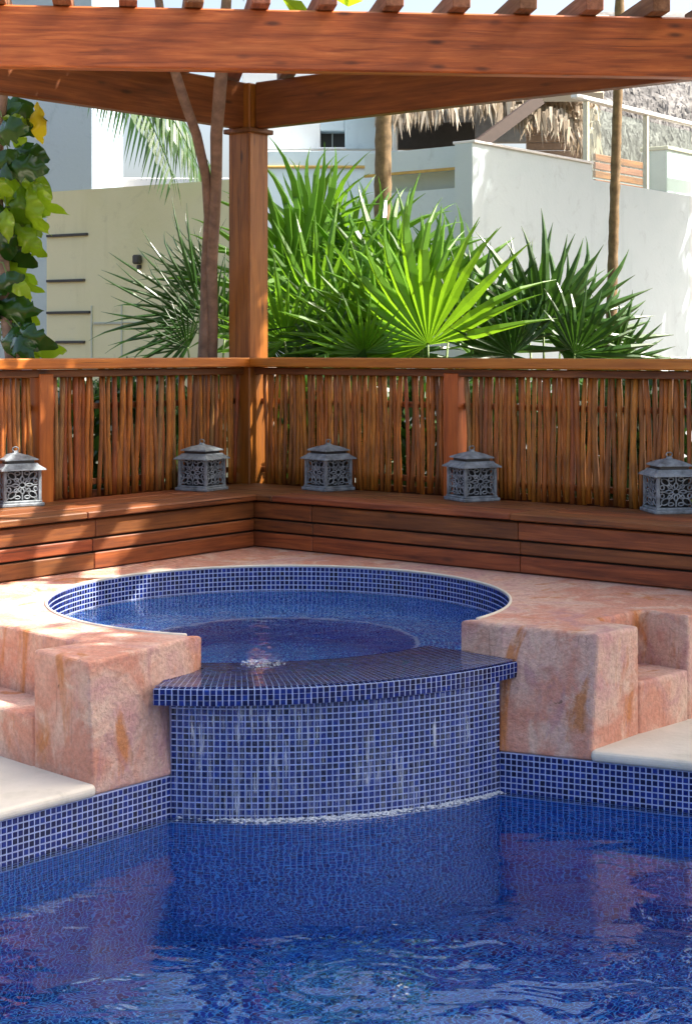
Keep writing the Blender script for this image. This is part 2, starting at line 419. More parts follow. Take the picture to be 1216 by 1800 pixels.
cl = [PLb + dL * .0 + Vector((.012, -.012, 0)), L2 + Vector((.012, -.012, 0)), Vector((-4.6, L2.y, 0)), Vector((-4.6, 8.1, 0)), PLt + dl * 3.2, PLt + il * .05 + dl * .05]
cr = [FRb + Vector((-.006, -.013, 0)), FRt + ir * .05 + dr * .05, FRt + dr * 3.2, Vector((4.6, 8.1, 0)), Vector((4.6, R2.y, 0)), R2 + Vector((-.006, -.013, 0))]
lc = thing('coping', (-1.5, 5, COPB), 'pale stone pool coping at the foot of the left pillar', 'coping', 'pale stone copings')
bevel(link('coping_slab', MB().prism(cl, COP, COPB).mesh('coping_slab', M_coping, recalc=True), lc), .015)
rc = thing('coping', (1.5, 5, COPB), 'cream stone pool coping below the step on the right', 'coping', 'pale stone copings')
bevel(link('coping_slab', MB().prism(cr, COP, COPB).mesh('coping_slab', M_coping, recalc=True), rc), .015)

# swimming pool: basin under water, grout bed and tiles at the water line
pool = thing('swimming_pool', (0, 3.5, -1.15), 'swimming pool lined with small cobalt blue mosaic tiles', 'pool')
PD = -1.15
warc = arc_pts(WO, WR_, wa0, wa1, 40)
outline = [Vector((-2.58 - .0, .8, 0)), Vector((R2.x, .8, 0)), R2, W_R] + warc[::-1][1:-1] + [W_L, L2]
b = MB()
dist = 0
for k in range(len(outline)):
    p, q = outline[k], outline[(k + 1) % len(outline)]; Ls = (q - p).length
    b.add([(p.x, p.y, -.06), (q.x, q.y, -.06), (q.x, q.y, PD), (p.x, p.y, PD)], [[0, 1, 2, 3]],
          [[(dist, -.06), (dist + Ls, -.06), (dist + Ls, PD), (dist, PD)]]); dist += Ls
b.add([(p.x, p.y, PD) for p in outline], [list(range(len(outline)))], [[(p.dot(U), p.dot(V)) for p in outline]])
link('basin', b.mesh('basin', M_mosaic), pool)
b = MB()
for p, q in ((L2, W_L), (W_R, R2)):
    nrm = (q - p).cross(Vector((0, 0, 1))).normalized()
    if (Vector((0, 4.5, 0)) - p).dot(nrm) < 0: nrm = -nrm
    b.prism([p, q, q - nrm * .05, p - nrm * .05], COPB - .001, -.06)
for p, q in ((outline[0], outline[1]), (outline[1], outline[2]), (L2, outline[0])):
    nrm = Vector(((q - p).y, -(q - p).x, 0)).normalized()
    b.prism([p, q, q + nrm * .05, p + nrm * .05], COPB - .001, -.06)
link('grout_bed', b.mesh('grout_bed', M_grout, recalc=True), pool)
n0 = MB()
far_c = [Vector((-4.6, .4, 0)), Vector((4.6, .4, 0)), Vector((4.6, R2.y - .003, 0)), Vector((R2.x, R2.y - .003, 0)), outline[1], outline[0], Vector((L2.x, L2.y - .003, 0)), Vector((-4.6, L2.y - .003, 0))]
tag(link('pool_deck', n0.prism(far_c, COP, COPB).mesh('pool_deck', M_coping, recalc=True)), kind='structure')

# one little pillow-shaped mosaic tile: local z is outward
ts = .0168
def tile_verts(t=.0022, s=ts):
    h, k = s / 2, s / 2 - .0016
    return [(-h, -h, 0), (h, -h, 0), (h, h, 0), (-h, h, 0), (-k, -k, t), (k, -k, t), (k, k, t), (-k, k, t)]
TF = [[4, 5, 6, 7], [0, 1, 5, 4], [1, 2, 6, 5], [2, 3, 7, 6], [3, 0, 4, 7]]
ME_TILE = MB().add(tile_verts(), TF).mesh('tile', M_tile)
def lay_tiles(parent, frames, n_single, rest_name='mosaic_tiles'):
    """frames: matrices, the most visible first"""
    for M in frames[:n_single]: link('tile', ME_TILE, parent, M)
    rest = MB(); tv = [Vector(p) for p in tile_verts()]
    for M in frames[n_single:]: rest.add([M @ p for p in tv], TF)
    if rest.v: tag(link(rest_name, rest.mesh(rest_name, M_tile), parent), kind='stuff')
def jit(M): return M @ Matrix.Rotation(random.gauss(0, .012), 4, 'X') @ Matrix.Rotation(random.gauss(0, .012), 4, 'Y') @ Matrix.Rotation(random.gauss(0, .015), 4, 'Z')
def fr(p, x, out): return jit(frame(p, x, out))
frames = []
for base, d in ((W_L, dL), (W_R, dR)):
    nrm = Vector((d.y, -d.x, 0)); nrm = nrm if nrm.y < 0 else -nrm
    for c in range(int(2.6 / TP)):
        for r in range(9):
            z = COPB - .012 - TP * r
            p = base + d * ((c + .5) * TP) + Vector((0, 0, z))
            if z > -.055: frames.append((c + abs(r - 2.5) * .8, fr(p, d if d.x > 0 else -d, nrm)))
frames.sort(key=lambda q: q[0]); lay_tiles(pool, [q[1] for q in frames], 300)

# the pool's water
pw = [p for p in outline]
cen = Vector((0, 3.4, 0))
pw = [p + (p - cen).normalized() * .012 for p in pw]
tag(link('pool_water', MB().add([(p.x, p.y, 0) for p in pw], [list(range(len(pw)))]).mesh('pool_water', M_pool)), kind='structure')

# ------------------------------------------------------------------ spillway: curved wall and overflow lip
spill = thing('spillway', (0, 5.5, 0), 'curved blue mosaic spillway wall with projecting overflow lip between the stucco pillars', 'spillway')
inner = arc_pts(WO, WR_ - .16, wa0 - .06, wa1 + .06, 40)
sp_wall = link('wall', MB().prism(arc_pts(WO, WR_, wa0 + .001, wa1 - .001, 40) + inner[::-1], LIPB - .001, -.06).mesh('wall', M_grout, recalc=True), spill)
sp_lip = bevel(link('overflow_lip', MB().prism(arc_pts(LO, LR, la0, la1, 48) + arc_pts(LO, LR - .42, la1, la0, 48), LIPZ, LIPB).mesh('overflow_lip', M_grout, recalc=True), spill), .003, 2)
frames = []
ncol = int(LR * abs(la1 - la0) / TP)
def pol(o, r, a, z): return Vector((o.x + r * math.cos(a), o.y + r * math.sin(a), z))
for c in range(ncol):
    a = la0 + (la1 - la0) * (c + .5) / ncol; out = Vector((math.cos(a), math.sin(a), 0)); tan = Vector((-math.sin(a), math.cos(a), 0))
    for r in range(3):
        frames.append((0, fr(pol(LO, LR, a, LIPZ - .010 - r * .0182), tan, out)))
    for r in range(20):
        frames.append((3 + r, fr(pol(LO, LR - .011 - r * TP, a, LIPZ), tan, (0, 0, 1))))
wframes = []
ncol = int(WR_ * abs(wa1 - wa0) / TP)
for c in range(ncol):
    a = wa0 + (wa1 - wa0) * (c + .5) / ncol; out = Vector((math.cos(a), math.sin(a), 0)); tan = Vector((-math.sin(a), math.cos(a), 0))
    for r in range(21):
        wframes.append((1 + abs(r - 9) * .1, fr(pol(WO, WR_, a, LIPB - .013 - r * TP), tan, out)))
for sgn, a, e in ((-1, la0, lipL), (1, la1, lipR)):
    out = Vector((math.sin(a), -math.cos(a), 0)) * (-1 if sgn > 0 else 1)
    for c in range(4):
        for r in range(3):
            frames.append((.5, fr(pol(LO, LR - .011 - c * TP, a, LIPZ - .010 - r * .0182), Vector((math.cos(a), math.sin(a), 0)), out)))
frames.sort(key=lambda q: q[0]); lay_tiles(sp_lip, [q[1] for q in frames], 200)
wframes.sort(key=lambda q: q[0]); lay_tiles(sp_wall, [q[1] for q in wframes], 100)

# ------------------------------------------------------------------ spa tub
spa = thing('spa_tub', (SC.x, SC.y, -.4), 'round spa tub with blue mosaic wall and underwater seat', 'spa')
SEAT, SIN, SFL = .085, .56, -.40
def ring(mb, r0, z0, r1, z1, a0, a1, n, flat=False):
    for k in range(n):
        a, c = a0 + (a1 - a0) * k / n, a0 + (a1 - a0) * (k + 1) / n
        q = [pol(SC, r0, a, z0), pol(SC, r0, c, z0), pol(SC, r1, c, z1), pol(SC, r1, a, z1)]
        if flat: uv = [(a * r0, r0), (c * r0, r0), (c * r0, r1), (a * r0, r1)]
        else: uv = [(a * r0, z0), (c * r0, z0), (c * r1, z1), (a * r1, z1)]
        mb.add(q, [[0, 1, 2, 3]], [uv])
aLw = aL + (2 * math.pi if aL < aR else 0)
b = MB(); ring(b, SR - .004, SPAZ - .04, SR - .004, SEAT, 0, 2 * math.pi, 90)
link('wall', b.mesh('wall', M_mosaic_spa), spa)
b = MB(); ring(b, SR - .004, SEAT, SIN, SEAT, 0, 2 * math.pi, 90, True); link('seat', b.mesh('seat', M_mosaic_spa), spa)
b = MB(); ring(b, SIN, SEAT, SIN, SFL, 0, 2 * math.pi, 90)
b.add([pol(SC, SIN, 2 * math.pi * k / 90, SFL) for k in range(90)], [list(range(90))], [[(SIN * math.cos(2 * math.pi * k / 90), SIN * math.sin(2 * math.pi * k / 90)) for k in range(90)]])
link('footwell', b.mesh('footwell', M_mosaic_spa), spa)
b = MB(); b.tube([pol(SC, SIN, 2 * math.pi * k / 90, SEAT + .001) for k in range(90)], .012, 6, closed=True); link('seat_edge', b.mesh('seat_edge', M_grout, smooth=True), spa)
b = MB(); ring(b, SR - .004, DECK - .006, SR - .004, SPAZ - .04, aR + .05, aLw - .05, 90)
link('grout_bed', b.mesh('grout_bed', M_grout), spa)
b = MB(); b.tube([pol(SC, SR + .001, aR + .05 + (aLw - aR - .1) * k / 90, DECK - .001) for k in range(91)], .0065, 6); link('rim', b.mesh('rim', M_coping, smooth=True), spa)
frames = []
nt = int(2 * math.pi * SR / TP)
for k in range(nt):
    a = aR + 2 * math.pi * k / nt
    if a > aLw - .05 or a < aR + .05: continue
    out = Vector((-math.cos(a), -math.sin(a), 0)); tan = Vector((-math.sin(a), math.cos(a), 0))
    for r in range(7):
        frames.append((abs((a - math.pi / 2) % (2 * math.pi)) + r * .01 if a > math.pi / 2 else abs(math.pi / 2 - a) + r * .01, fr(pol(SC, SR - .004, a, DECK - .016 - r * TP), tan, out)))
frames.sort(key=lambda q: q[0]); lay_tiles(spa, [q[1] for q in frames], 300)
# spa water: disc joined to the film over the lip
sw = arc_pts(SC, SR + .004, aR - .02, aLw + .02, 80) + [pol(LO, LR + .001, la0 + (la1 - la0) * k / 48, 0) for k in range(49)]
tag(link('spa_water', MB().add([(p.x, p.y, SPAZ) for p in sw], [list(range(len(sw)))]).mesh('spa_water', M_spaw)), kind='structure')

# ------------------------------------------------------------------ benches
def bench(label, base, d, inn, t0, t1, splits, seed):
    rnd = random.Random(seed)
    root = thing('wooden_bench', base + d * ((t0 + t1) / 2) + Vector((0, 0, DECK)), label, 'bench', 'built-in benches along the fence')
    up = Vector((0, 0, 1))
    link('back_panel', MB().chbox((0, 0, 0), (t1 - t0, .02, .236), .002).mesh('back_panel', M_dark), root, frame(base + d * ((t0 + t1) / 2) + inn * .045 + up * (DECK + .1205), d, up))  # dark panel added to blacken the board gaps and stop light leaks
    for z1, z0 in ((.8, .722), (.712, .658), (.648, .576)):
        cuts = [t0] + sorted(s + rnd.uniform(-.03, .03) for s in splits) + [t1]
        for a, c in zip(cuts, cuts[1:]):
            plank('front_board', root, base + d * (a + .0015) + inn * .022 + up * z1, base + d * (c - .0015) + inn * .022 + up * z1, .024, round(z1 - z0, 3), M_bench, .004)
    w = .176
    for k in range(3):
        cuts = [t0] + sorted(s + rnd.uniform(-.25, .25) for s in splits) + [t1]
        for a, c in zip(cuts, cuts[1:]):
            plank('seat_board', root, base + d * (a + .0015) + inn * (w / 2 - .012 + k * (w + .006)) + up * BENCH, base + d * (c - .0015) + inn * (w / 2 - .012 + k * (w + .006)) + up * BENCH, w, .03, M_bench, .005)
    return root
bench('low brown board bench under the left fence, partly sunlit', C0, -U, -V, .0, 2.4, [1.1], 3)
bench('low brown board bench under the long right fence, fully shaded', C0, V, U, -.53, 2.9, [.35, 1.55], 5)

# ------------------------------------------------------------------ fences of upright sticks
def stick_mesh(k):
    rnd = random.Random(k); n, pts, rad = 6, [], []
    ph, am = rnd.uniform(0, 6), rnd.uniform(.003, .009); L = .60
    for i in range(n + 1):
        z = L * i / n
        pts.append((am * math.sin(ph + 5.5 * z + k), am * .6 * math.cos(ph + 7 * z), z)); rad.append(.0131 * (1 + .12 * math.sin(ph * 3 + i * 2.1)) * (1.06 - .12 * i / n))
    return MB().tube(pts, rad, 6).mesh('stick', M_stick, smooth=True)
STICKS = [stick_mesh(k) for k in range(9)]
def fence(label, d, inn, t0, t1, posts, pitch, gaps, seed):
    rnd = random.Random(seed); up = Vector((0, 0, 1))
    root = thing('stick_fence', FC + d * ((t0 + t1) / 2) + up * BENCH, label, 'fence', 'stick fences behind the benches')
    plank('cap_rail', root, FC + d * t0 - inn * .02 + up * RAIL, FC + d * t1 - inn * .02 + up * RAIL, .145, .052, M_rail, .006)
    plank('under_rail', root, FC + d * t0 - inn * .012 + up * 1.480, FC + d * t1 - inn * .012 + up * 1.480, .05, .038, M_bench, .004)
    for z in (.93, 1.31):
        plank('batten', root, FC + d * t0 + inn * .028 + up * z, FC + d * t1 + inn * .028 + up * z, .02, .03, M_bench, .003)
    plank('light_stop_board', root, FC + d * t0 - inn * .03 + up * (BENCH - .032), FC + d * t1 - inn * .03 + up * (BENCH - .032), .02, .23, M_bench, .003)  # unseen board added to stop light leaking in under the seat
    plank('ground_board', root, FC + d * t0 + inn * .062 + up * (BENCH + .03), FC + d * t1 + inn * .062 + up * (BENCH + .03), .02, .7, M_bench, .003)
    for p in posts:
        link('post', MB().chbox((0, 0, 0), (1.46 - DECK, .088, .088), .004).mesh('post', M_post), root, frame(FC + d * p + up * ((1.46 + DECK) / 2) + inn * .0, up, d))
    t = t0 + .10
    while t < t1 - .02:
        if min(abs(t - p) for p in posts) > .066 and not any(a < t < c for a, c in gaps):
            s = rnd.uniform(.82, 1.18)
            M = Matrix.Translation(FC + d * t - inn * rnd.uniform(-.008, .006) + up * (BENCH - .002 + rnd.uniform(0, .012))) @ Matrix.Rotation(rnd.uniform(0, 6.28), 4, 'Z') @ Matrix.Rotation(rnd.gauss(0, .008), 4, 'X') @ Matrix.Diagonal((s, s, 1.005, 1))
            link('stick', rnd.choice(STICKS), root, M)
        t += pitch * rnd.uniform(.78, 1.18) * (1.6 if rnd.random() < .045 else 1)
    return root
tl = t_for_x(FC, -U, 72); tr_ = t_for_x(FC, V, 800)
fence('shaded brown stick fence with cap rail running left from the corner post', -U, -V, .0, 2.7, [tl, tl + 1.25], .030, [(t_for_x(FC, -U, 172), t_for_x(FC, -U, 163))], 11)
fence('glowing orange stick fence with cap rail running right from the corner post', V, U, .0, 3.1, [tr_, tr_ + 1.5], .0295, [(.085, .115)], 12)

# ------------------------------------------------------------------ pergola
per = thing('pergola', FC + Vector((0, 0, DECK)), 'brown timber corner pergola with diagonal front beam and slats above', 'pergola')
BB = 2.803
link('post', MB().chbox((0, 0, 0), (3.05 - DECK, .158, .158), .006).mesh('post', M_post), per, frame(FC + Vector((0, 0, (3.05 + DECK) / 2)), (0, 0, 1), U))
link('post_cap', MB().chbox((0, 0, 0), (.20, .20, .026), .004).mesh('post_cap', M_bench), per, frame(FC + Vector((0, 0, BB - .013)), U, (0, 0, 1)))
f0, f1 = Vector((-1.55, 6.95, 0)), Vector((1.56, 7.225, 0))
fd = (f1 - f0).normalized()
up3 = Vector((0, 0, 1))
bd = Vector((-.66, -.751, 0)).normalized()
plank('side_beam', per, FC - bd * .0 + up3 * (BB + .253), FC + bd * 3.0 + up3 * (BB + .253), .075, .253, M_beam_shaded, .006)
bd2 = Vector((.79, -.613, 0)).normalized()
plank('side_beam', per, FC + bd2 * .081 + up3 * (BB + .2535), FC + bd2 * 2.7 + up3 * (BB + .2535), .075, .253, M_beam_shaded, .006)
plank('front_beam', per, f0 - fd * .75 + up3 * (BB + .267), f1 + fd * .4 + up3 * (BB + .267), .09, .267, M_beam, .008)
sd = Vector((-.134, 1, 0)).normalized()
def cross_t(p, d, q, e):                              # distance along p+d t where it meets line q+e s
    den = d.x * e.y - d.y * e.x
    return ((q.x - p.x) * e.y - (q.y - p.y) * e.x) / den
for k in range(-5, 13):
    xc = 110 + 115 * k; Yb = 6.95 + (xc / 1216) * .275
    p = Vector(((xc - CX) * Yb / F, Yb, 0))
    t = min(cross_t(p, sd, FC, bd), cross_t(p, sd, FC, bd2)) if True else 0
    ta, tb = cross_t(p, sd, FC, bd), cross_t(p, sd, FC, bd2)
    t = ta if (p + sd * ta).x < FC.x else tb
    if t < .05: t = .1
    plank('slat', per, p - sd * .14 + up3 * 3.161, p + sd * (t + .22) + up3 * 3.161, .08, .088, M_slat, .004)

# ------------------------------------------------------------------ lanterns
def fret():
    m = MB(); w, h, d = .066, .070, .0032
    def loop(pts, r=.0034): m.tube([(x, 0, z) for x, z in pts], r, 4, closed=True)
    def ell(cx, cz, a, b_, n=10, rot=0): return [(cx + a * math.cos(2 * math.pi * k / n) * math.cos(rot) - b_ * math.sin(2 * math.pi * k / n) * math.sin(rot), cz + a * math.cos(2 * math.pi * k / n) * math.sin(rot) + b_ * math.sin(2 * math.pi * k / n) * math.cos(rot)) for k in range(n)]
    loop(ell(0, 0, .013, .013)); loop([(0, .042), (.040, 0), (0, -.042), (-.040, 0)])
    for sx, sz in ((1, 1), (1, -1), (-1, 1), (-1, -1)):
        loop(ell(sx * .043, sz * .046, .019, .013, 10, math.atan2(sz, sx)))
        m.tube([(sx * .009, 0, sz * .009), (sx * .031, 0, sz * .034)], .0036, 4)
        m.tube([(sx * .057, 0, sz * .058), (sx * w, 0, sz * h)], .0036, 4)
    for sx, sz in ((1, 1), (1, -1), (-1, 1), (-1, -1)):
        loop(ell(sx * .024, sz * .025, .009, .009, 8)); loop(ell(sx * .055, sz * .020, .008, .011, 8)); loop(ell(sx * .020, sz * .058, .011, .008, 8))
    for a, c in ((1, 0), (-1, 0), (0, 1), (0, -1)):
        loop(ell(a * .029, c * .029, .014 if a else .007, .007 if a else .014))
        m.tube([(a * .040, 0, c * .042), (a * w, 0, c * h)], .004, 4)
    return m.mesh('fret_panel', M_lantern)
FRET = fret()
def lantern_parts():
    P = []
    P.append(('base', MB().chbox((0, 0, .009), (.232, .232, .018), .004).chbox((0, 0, .023), (.212, .212, .011), .003).mesh('lantern_base', M_lantern)))
    for sx in (-1, 1):
        for sy in (-1, 1): P.append(('corner_post', MB().chbox((sx * .094, sy * .094, .102), (.017, .017, .148), .002).mesh('corner_post', M_lantern)))
    P.append(('inner_shade_box', MB().chbox((0, 0, .102), (.15, .15, .146), .004).mesh('inner_shade_box', M_inner_shade)))  # added dark box standing in for the shade inside the lantern
    r = MB()
    def frus(m, a0, z0, a1, z1, t=.004):
        vs = [(sx * a0, sy * a0, z0) for sx, sy in ((-1, -1), (1, -1), (1, 1), (-1, 1))] + [(sx * a1, sy * a1, z1) for sx, sy in ((-1, -1), (1, -1), (1, 1), (-1, 1))]
        m.add(vs, [[3, 2, 1, 0], [4, 5, 6, 7]] + [[k, (k + 1) % 4, 4 + (k + 1) % 4, 4 + k] for k in range(4)])
    frus(r, .122, .174, .119, .181); frus(r, .119, .181, .094, .197); frus(r, .094, .197, .088, .206)
    P.append(('eave', r.mesh('eave', M_lantern)))
    v = MB()
    v.chbox((0, 0, .213), (.150, .150, .0155), .002)
    P.append(('vent', v.mesh('vent', M_darkmetal)))
    t = MB(); frus(t, .092, .221, .090, .227); frus(t, .090, .227, .050, .244); frus(t, .050, .244, .014, .254); frus(t, .014, .254, .010, .262)
    P.append(('roof', t.mesh('lantern_roof', M_lantern)))
    lp = MB(); lp.tube([(.017 * math.cos(q * math.pi / 5), 0, .272 + .011 * math.sin(q * math.pi / 5)) for q in range(10)], .0032, 5, closed=True)
    P.append(('hanging_loop', lp.mesh('hanging_loop', M_lantern, smooth=True)))
    return P
LP = lantern_parts()
def lantern(x, y, rz, label, s=1.0):
    p = gp(x, y, BENCH)
    t = thing('lantern', p, label, 'lantern', 'grey fretwork lanterns on the benches', rz)
    W[t.name] = W[t.name] @ Matrix.Diagonal((s * .88, s * .88, s * .94, 1)); t.matrix_basis = W[t.name]
    made = {}
    for n_, me in LP: made[n_] = link(n_, me, made['roof'] if n_ == 'hanging_loop' else made['eave'] if n_ == 'vent' else t, W[t.name])
    for k in range(4):
        link('fret_panel', FRET, t, W[t.name] @ Matrix.Rotation(k * math.pi / 2, 4, 'Z') @ Matrix.Translation((0, -.095, .103)) @ Matrix.Diagonal((1.31, 1, 1, 1)))
lantern(27, 888, R(33), 'grey fretwork lantern cut off by the left edge, with a round hanging loop', 1.04)
lantern(355, 861, R(-30), 'grey fretwork lantern on the left bench, beside the corner post')
lantern(577, 861, R(39), 'grey fretwork lantern on the right bench, closest to the corner post')
lantern(829, 879, R(26), 'grey fretwork lantern in front of the right fence post', 1.0)
lantern(1176, 900, R(9), 'pale grey fretwork lantern at the right end of the bench', 1.02)

# ------------------------------------------------------------------ planting
def fan_mesh(name, mat, n=24, spread=110, seed=0, droop=.25, merge=.42, length=1.0, wide=1.0):
    """fan leaf of radius 1, hub at the origin, middle ray along +z, upper face towards -y"""
    rnd = random.Random(seed); m = MB(); A = R(spread); dlt = A / n
    for k in range(n):
        th = -A + 2 * A * (k + .5) / n + rnd.gauss(0, .022)
        L = length * (.74 + .26 * math.cos(th * .8)) * rnd.uniform(.8, 1.08); dr_ = droop * rnd.uniform(.3, 2.0)
        rows = []
        for q in (.015, .2, merge, .62, .8, .93, 1.0):
            w = dlt * q * L * .98 * wide if q <= merge else dlt * merge * L * wide * .98 * (1 - ((q - merge) / (1 - merge)) ** 1.25)
            w = max(w, .0012)
            bow = -.10 * math.sin(q * 2.2) + dr_ * max(0, q - .45) ** 2 * 1.5
            fold = w * .85
            rad = q * L
            cx_, cz_ = math.sin(th) * rad, math.cos(th) * rad
            tx, tz = math.cos(th), -math.sin(th)
            dz = -dr_ * max(0, q - .6) ** 2 * .9
            rows.append(((cx_ - tx * w, bow + fold, cz_ - tz * w + dz), (cx_, bow - fold * .2, cz_ + dz), (cx_ + tx * w, bow + fold, cz_ + tz * w + dz)))
        vs = [p for r_ in rows for p in r_]
        fs = []
        for i in range(len(rows) - 1):
            fs += [[3 * i, 3 * i + 1, 3 * i + 4, 3 * i + 3], [3 * i + 1, 3 * i + 2, 3 * i + 5, 3 * i + 4]]
        m.add(vs, fs)
    return m.mesh(name, mat)
FANS = [fan_mesh('fan_blade', M_fan, 21, 112, k, .22 + .1 * (k % 3)) for k in range(5)]
FAN_B = fan_mesh('fan_blade', M_fan_b, 19, 104, 77, .42)
FAN_B2 = fan_mesh('fan_blade', M_fan_b, 15, 80, 91, .6)
FANS_D = [fan_mesh('fan_blade', M_fan_d, 20, 112, 20 + k, .22 + .12 * (k % 3)) for k in range(4)]
def frond(palm, x, y, Y, size, angle, tilt, yaw, mesh, sx=1.0, root=None):
    """size in photo pixels; angle of the middle ray from vertical, clockwise; tilt leans the tip to us"""
    p = at(x, y, Y); s = size * Y / F
    M = Matrix.Translation(p) @ Matrix.Rotation(R(yaw), 4, 'Z') @ Matrix.Rotation(R(angle), 4, 'Y') @ Matrix.Rotation(R(tilt), 4, 'X') @ Matrix.Diagonal((s * sx, s, s, 1))
    b = link('frond', mesh, palm, M)
    r = root if root is not None else W[palm.name].translation + Vector((0, 0, .25))
    mid = (r + p) / 2 + Vector((0, 0, .12))
    pts = [(1 - t) ** 2 * r + 2 * t * (1 - t) * mid + t * t * p for t in (0, .25, .5, .75, 1)]
    link('stalk', MB().tube(pts, [.014, .012, .010, .008, .006], 6).mesh('stalk', M_petiole, smooth=True), b)
    return b
def palm_root(x, Y, label):
    p = at(x, HY, Y); p.z = .10
    t = thing('fan_palm', p, label, 'palm', 'fan palms behind the fence')
    link('stem', MB().tube([p, p + Vector((.01, 0, .2)), p + Vector((0, .01, .42))], [.06, .065, .04], 8).mesh('stem', M_palmbark, smooth=True), t)
    return t
rnd = random.Random(21)
pa = palm_root(760, 9.75, 'fan palm with one bright sunlit yellow-green fan just above the rail')
frond(pa, 752, 606, 9.55, 280, -20, 14, -24, FAN_B); frond(pa, 742, 606, 9.7, 250, -42, -6, 22, FAN_B2)
frond(pa, 735, 540, 9.9, 215, 22, 10, 8, FANS[1]); frond(pa, 690, 520, 10.0, 225, -30, -5, -10, FANS[2])
frond(pa, 660, 600, 9.7, 190, -50, 20, 5, FANS[3]); frond(pa, 830, 610, 9.8, 200, 50, 20, 5, FANS_D[3])
frond(pa, 640, 620, 9.5, 120, -20, 30, 0, FANS[4]); frond(pa, 790, 570, 10.2, 225, 34, -5, 45, FANS[3])
pb = palm_root(960, 9.9, 'dark green fan palm right of the sunlit fan, its ribs against the white wall')
frond(pb, 955, 585, 9.7, 225, 28, 5, 5, FANS_D[0]); frond(pb, 930, 600, 9.9, 215, -18, 10, -8, FANS_D[1])
frond(pb, 1010, 622, 9.6, 150, 62, 10, 0, FANS_D[2]); frond(pb, 985, 610, 10.1, 215, 55, 0, 10, FANS_D[1])
frond(pb, 900, 625, 9.6, 150, -60, 30, 0, FANS_D[3]); frond(pb, 1075, 640, 9.8, 140, 45, 5, 10, FANS_D[0])
pc = palm_root(560, 10.1, 'tall crowded fan palm immediately right of the corner post')
for (x, y, Y, s, a, t, yw, k) in ((540, 480, 10.2, 250, -4, 0, 40, 0), (600, 500, 10.3, 235, 22, -8, -35, 1), (505, 520, 10.1, 250, -28, 5, 30, 2), (635, 530, 10.4, 230, 34, 0, 42, 3),
                                   (560, 560, 9.9, 210, 10, 15, 0, 4), (500, 600, 9.7, 170, -30, 25, 0, 0), (600, 590, 9.8, 180, -12, 20, 10, 2), (555, 420, 10.5, 185, 4, -10, -50, 3)):
    frond(pc, x, y, Y, s, a, t, yw, FANS[k])
for (x, y, Y, s, a, t, yw, k) in ((520, 590, 10.5, 200, 20, 0, 0, 0), (610, 600, 10.6, 190, -20, 0, 0, 1), (690, 620, 10.5, 170, 10, 5, 0, 2), (480, 610, 10.2, 160, 40, 10, 0, 3), (580, 620, 9.7, 120, 30, 40, 0, 2)):
    frond(pc, x, y, Y, s, a, t, yw, FANS_D[k])
NARROW = [fan_mesh('fan_blade', M_fan_d, 13, 62, 60 + k, .5, .3, 1.0, .8) for k in range(3)]
pe = palm_root(370, 9.9, 'slender dark fan palm left of the corner post before the greenish wall')
for (x, y, Y, s, a, t, yw, k) in ((350, 545, 9.7, 215, -66, 5, 5, 0), (360, 500, 9.9, 150, -44, 0, -5, 1), (350, 575, 9.6, 200, -92, 10, 0, 2), (375, 560, 9.8, 150, -20, 10, 0, 0), (395, 590, 9.7, 170, 20, 15, 0, 1), (330, 610, 9.5, 110, -40, 25, 0, 2), (385, 480, 10.1, 130, -70, 0, 0, 1)):
    frond(pe, x, y, Y, s, a, t, yw, NARROW[k])

# shrubs added low behind the fence, standing in for the deep shade there
def leaf_quad(m, p, d, nrm, L, w):
    d = d.normalized(); s = d.cross(nrm).normalized(); n_ = s.cross(d)
    q = [p, p + d * L * .45 + s * w + n_ * L * .05, p + d * L - n_ * L * .10, p + d * L * .45 - s * w + n_ * L * .05]
    m.add(q, [[0, 1, 2], [0, 2, 3]])
def rv(r): return Vector((r.gauss(0, 1), r.gauss(0, 1), r.gauss(0, 1)))
def shrub(x, Y, rad, hgt, n, label, mat, seed):
    r = random.Random(seed); p = at(x, HY, Y); p.z = .10
    t = thing('backing_shrub', p, label, 'shrub', 'shrubs added behind the fence to keep its gaps dark'); f = MB(); s = MB()
    for k in range(7):
        e = p + Vector((r.gauss(0, rad * .5), r.gauss(0, rad * .35), hgt * r.uniform(.6, .95)))
        s.tube([p, (p + e) / 2 + Vector((0, 0, .05)), e], [.012, .008, .004], 5)
        for j in range(n // 7):
            c = e + Vector((r.gauss(0, rad * .38), r.gauss(0, rad * .3), r.gauss(-.18, hgt * .2)))
            if c.z > hgt: c.z = hgt - r.random() * .2
            leaf_quad(f, c, rv(r) + Vector((0, 0, .4)), rv(r), r.uniform(.09, .17), r.uniform(.025, .045))
    link('branches', s.mesh('branches', M_bark), t); link('foliage', f.mesh('foliage', mat), t)
shrub(520, 9.75, .24, 1.55, 800, 'dense small-leaved shrub added at the foot of the corner post', M_fan_d, 1)
shrub(650, 9.3, .40, 1.42, 1300, 'dark shrub added behind the sticks of the middle fence panel', M_fan_d, 2)
shrub(870, 9.1, .42, 1.42, 1300, 'dark shrub added behind the sticks right of the fence post', M_fan_d, 3)
shrub(1100, 8.9, .46, 1.40, 1300, 'dark shrub added behind the sticks at the right end of the fence', M_fan_d, 4)

shrub(235, 9.3, .36, 1.40, 1200, 'dark shrub added behind the sticks of the left fence', M_fan_d, 6)
shrub(40, 8.3, .30, 1.40, 700, 'dark shrub added behind the sticks at the left picture edge', M_fan_d, 7)
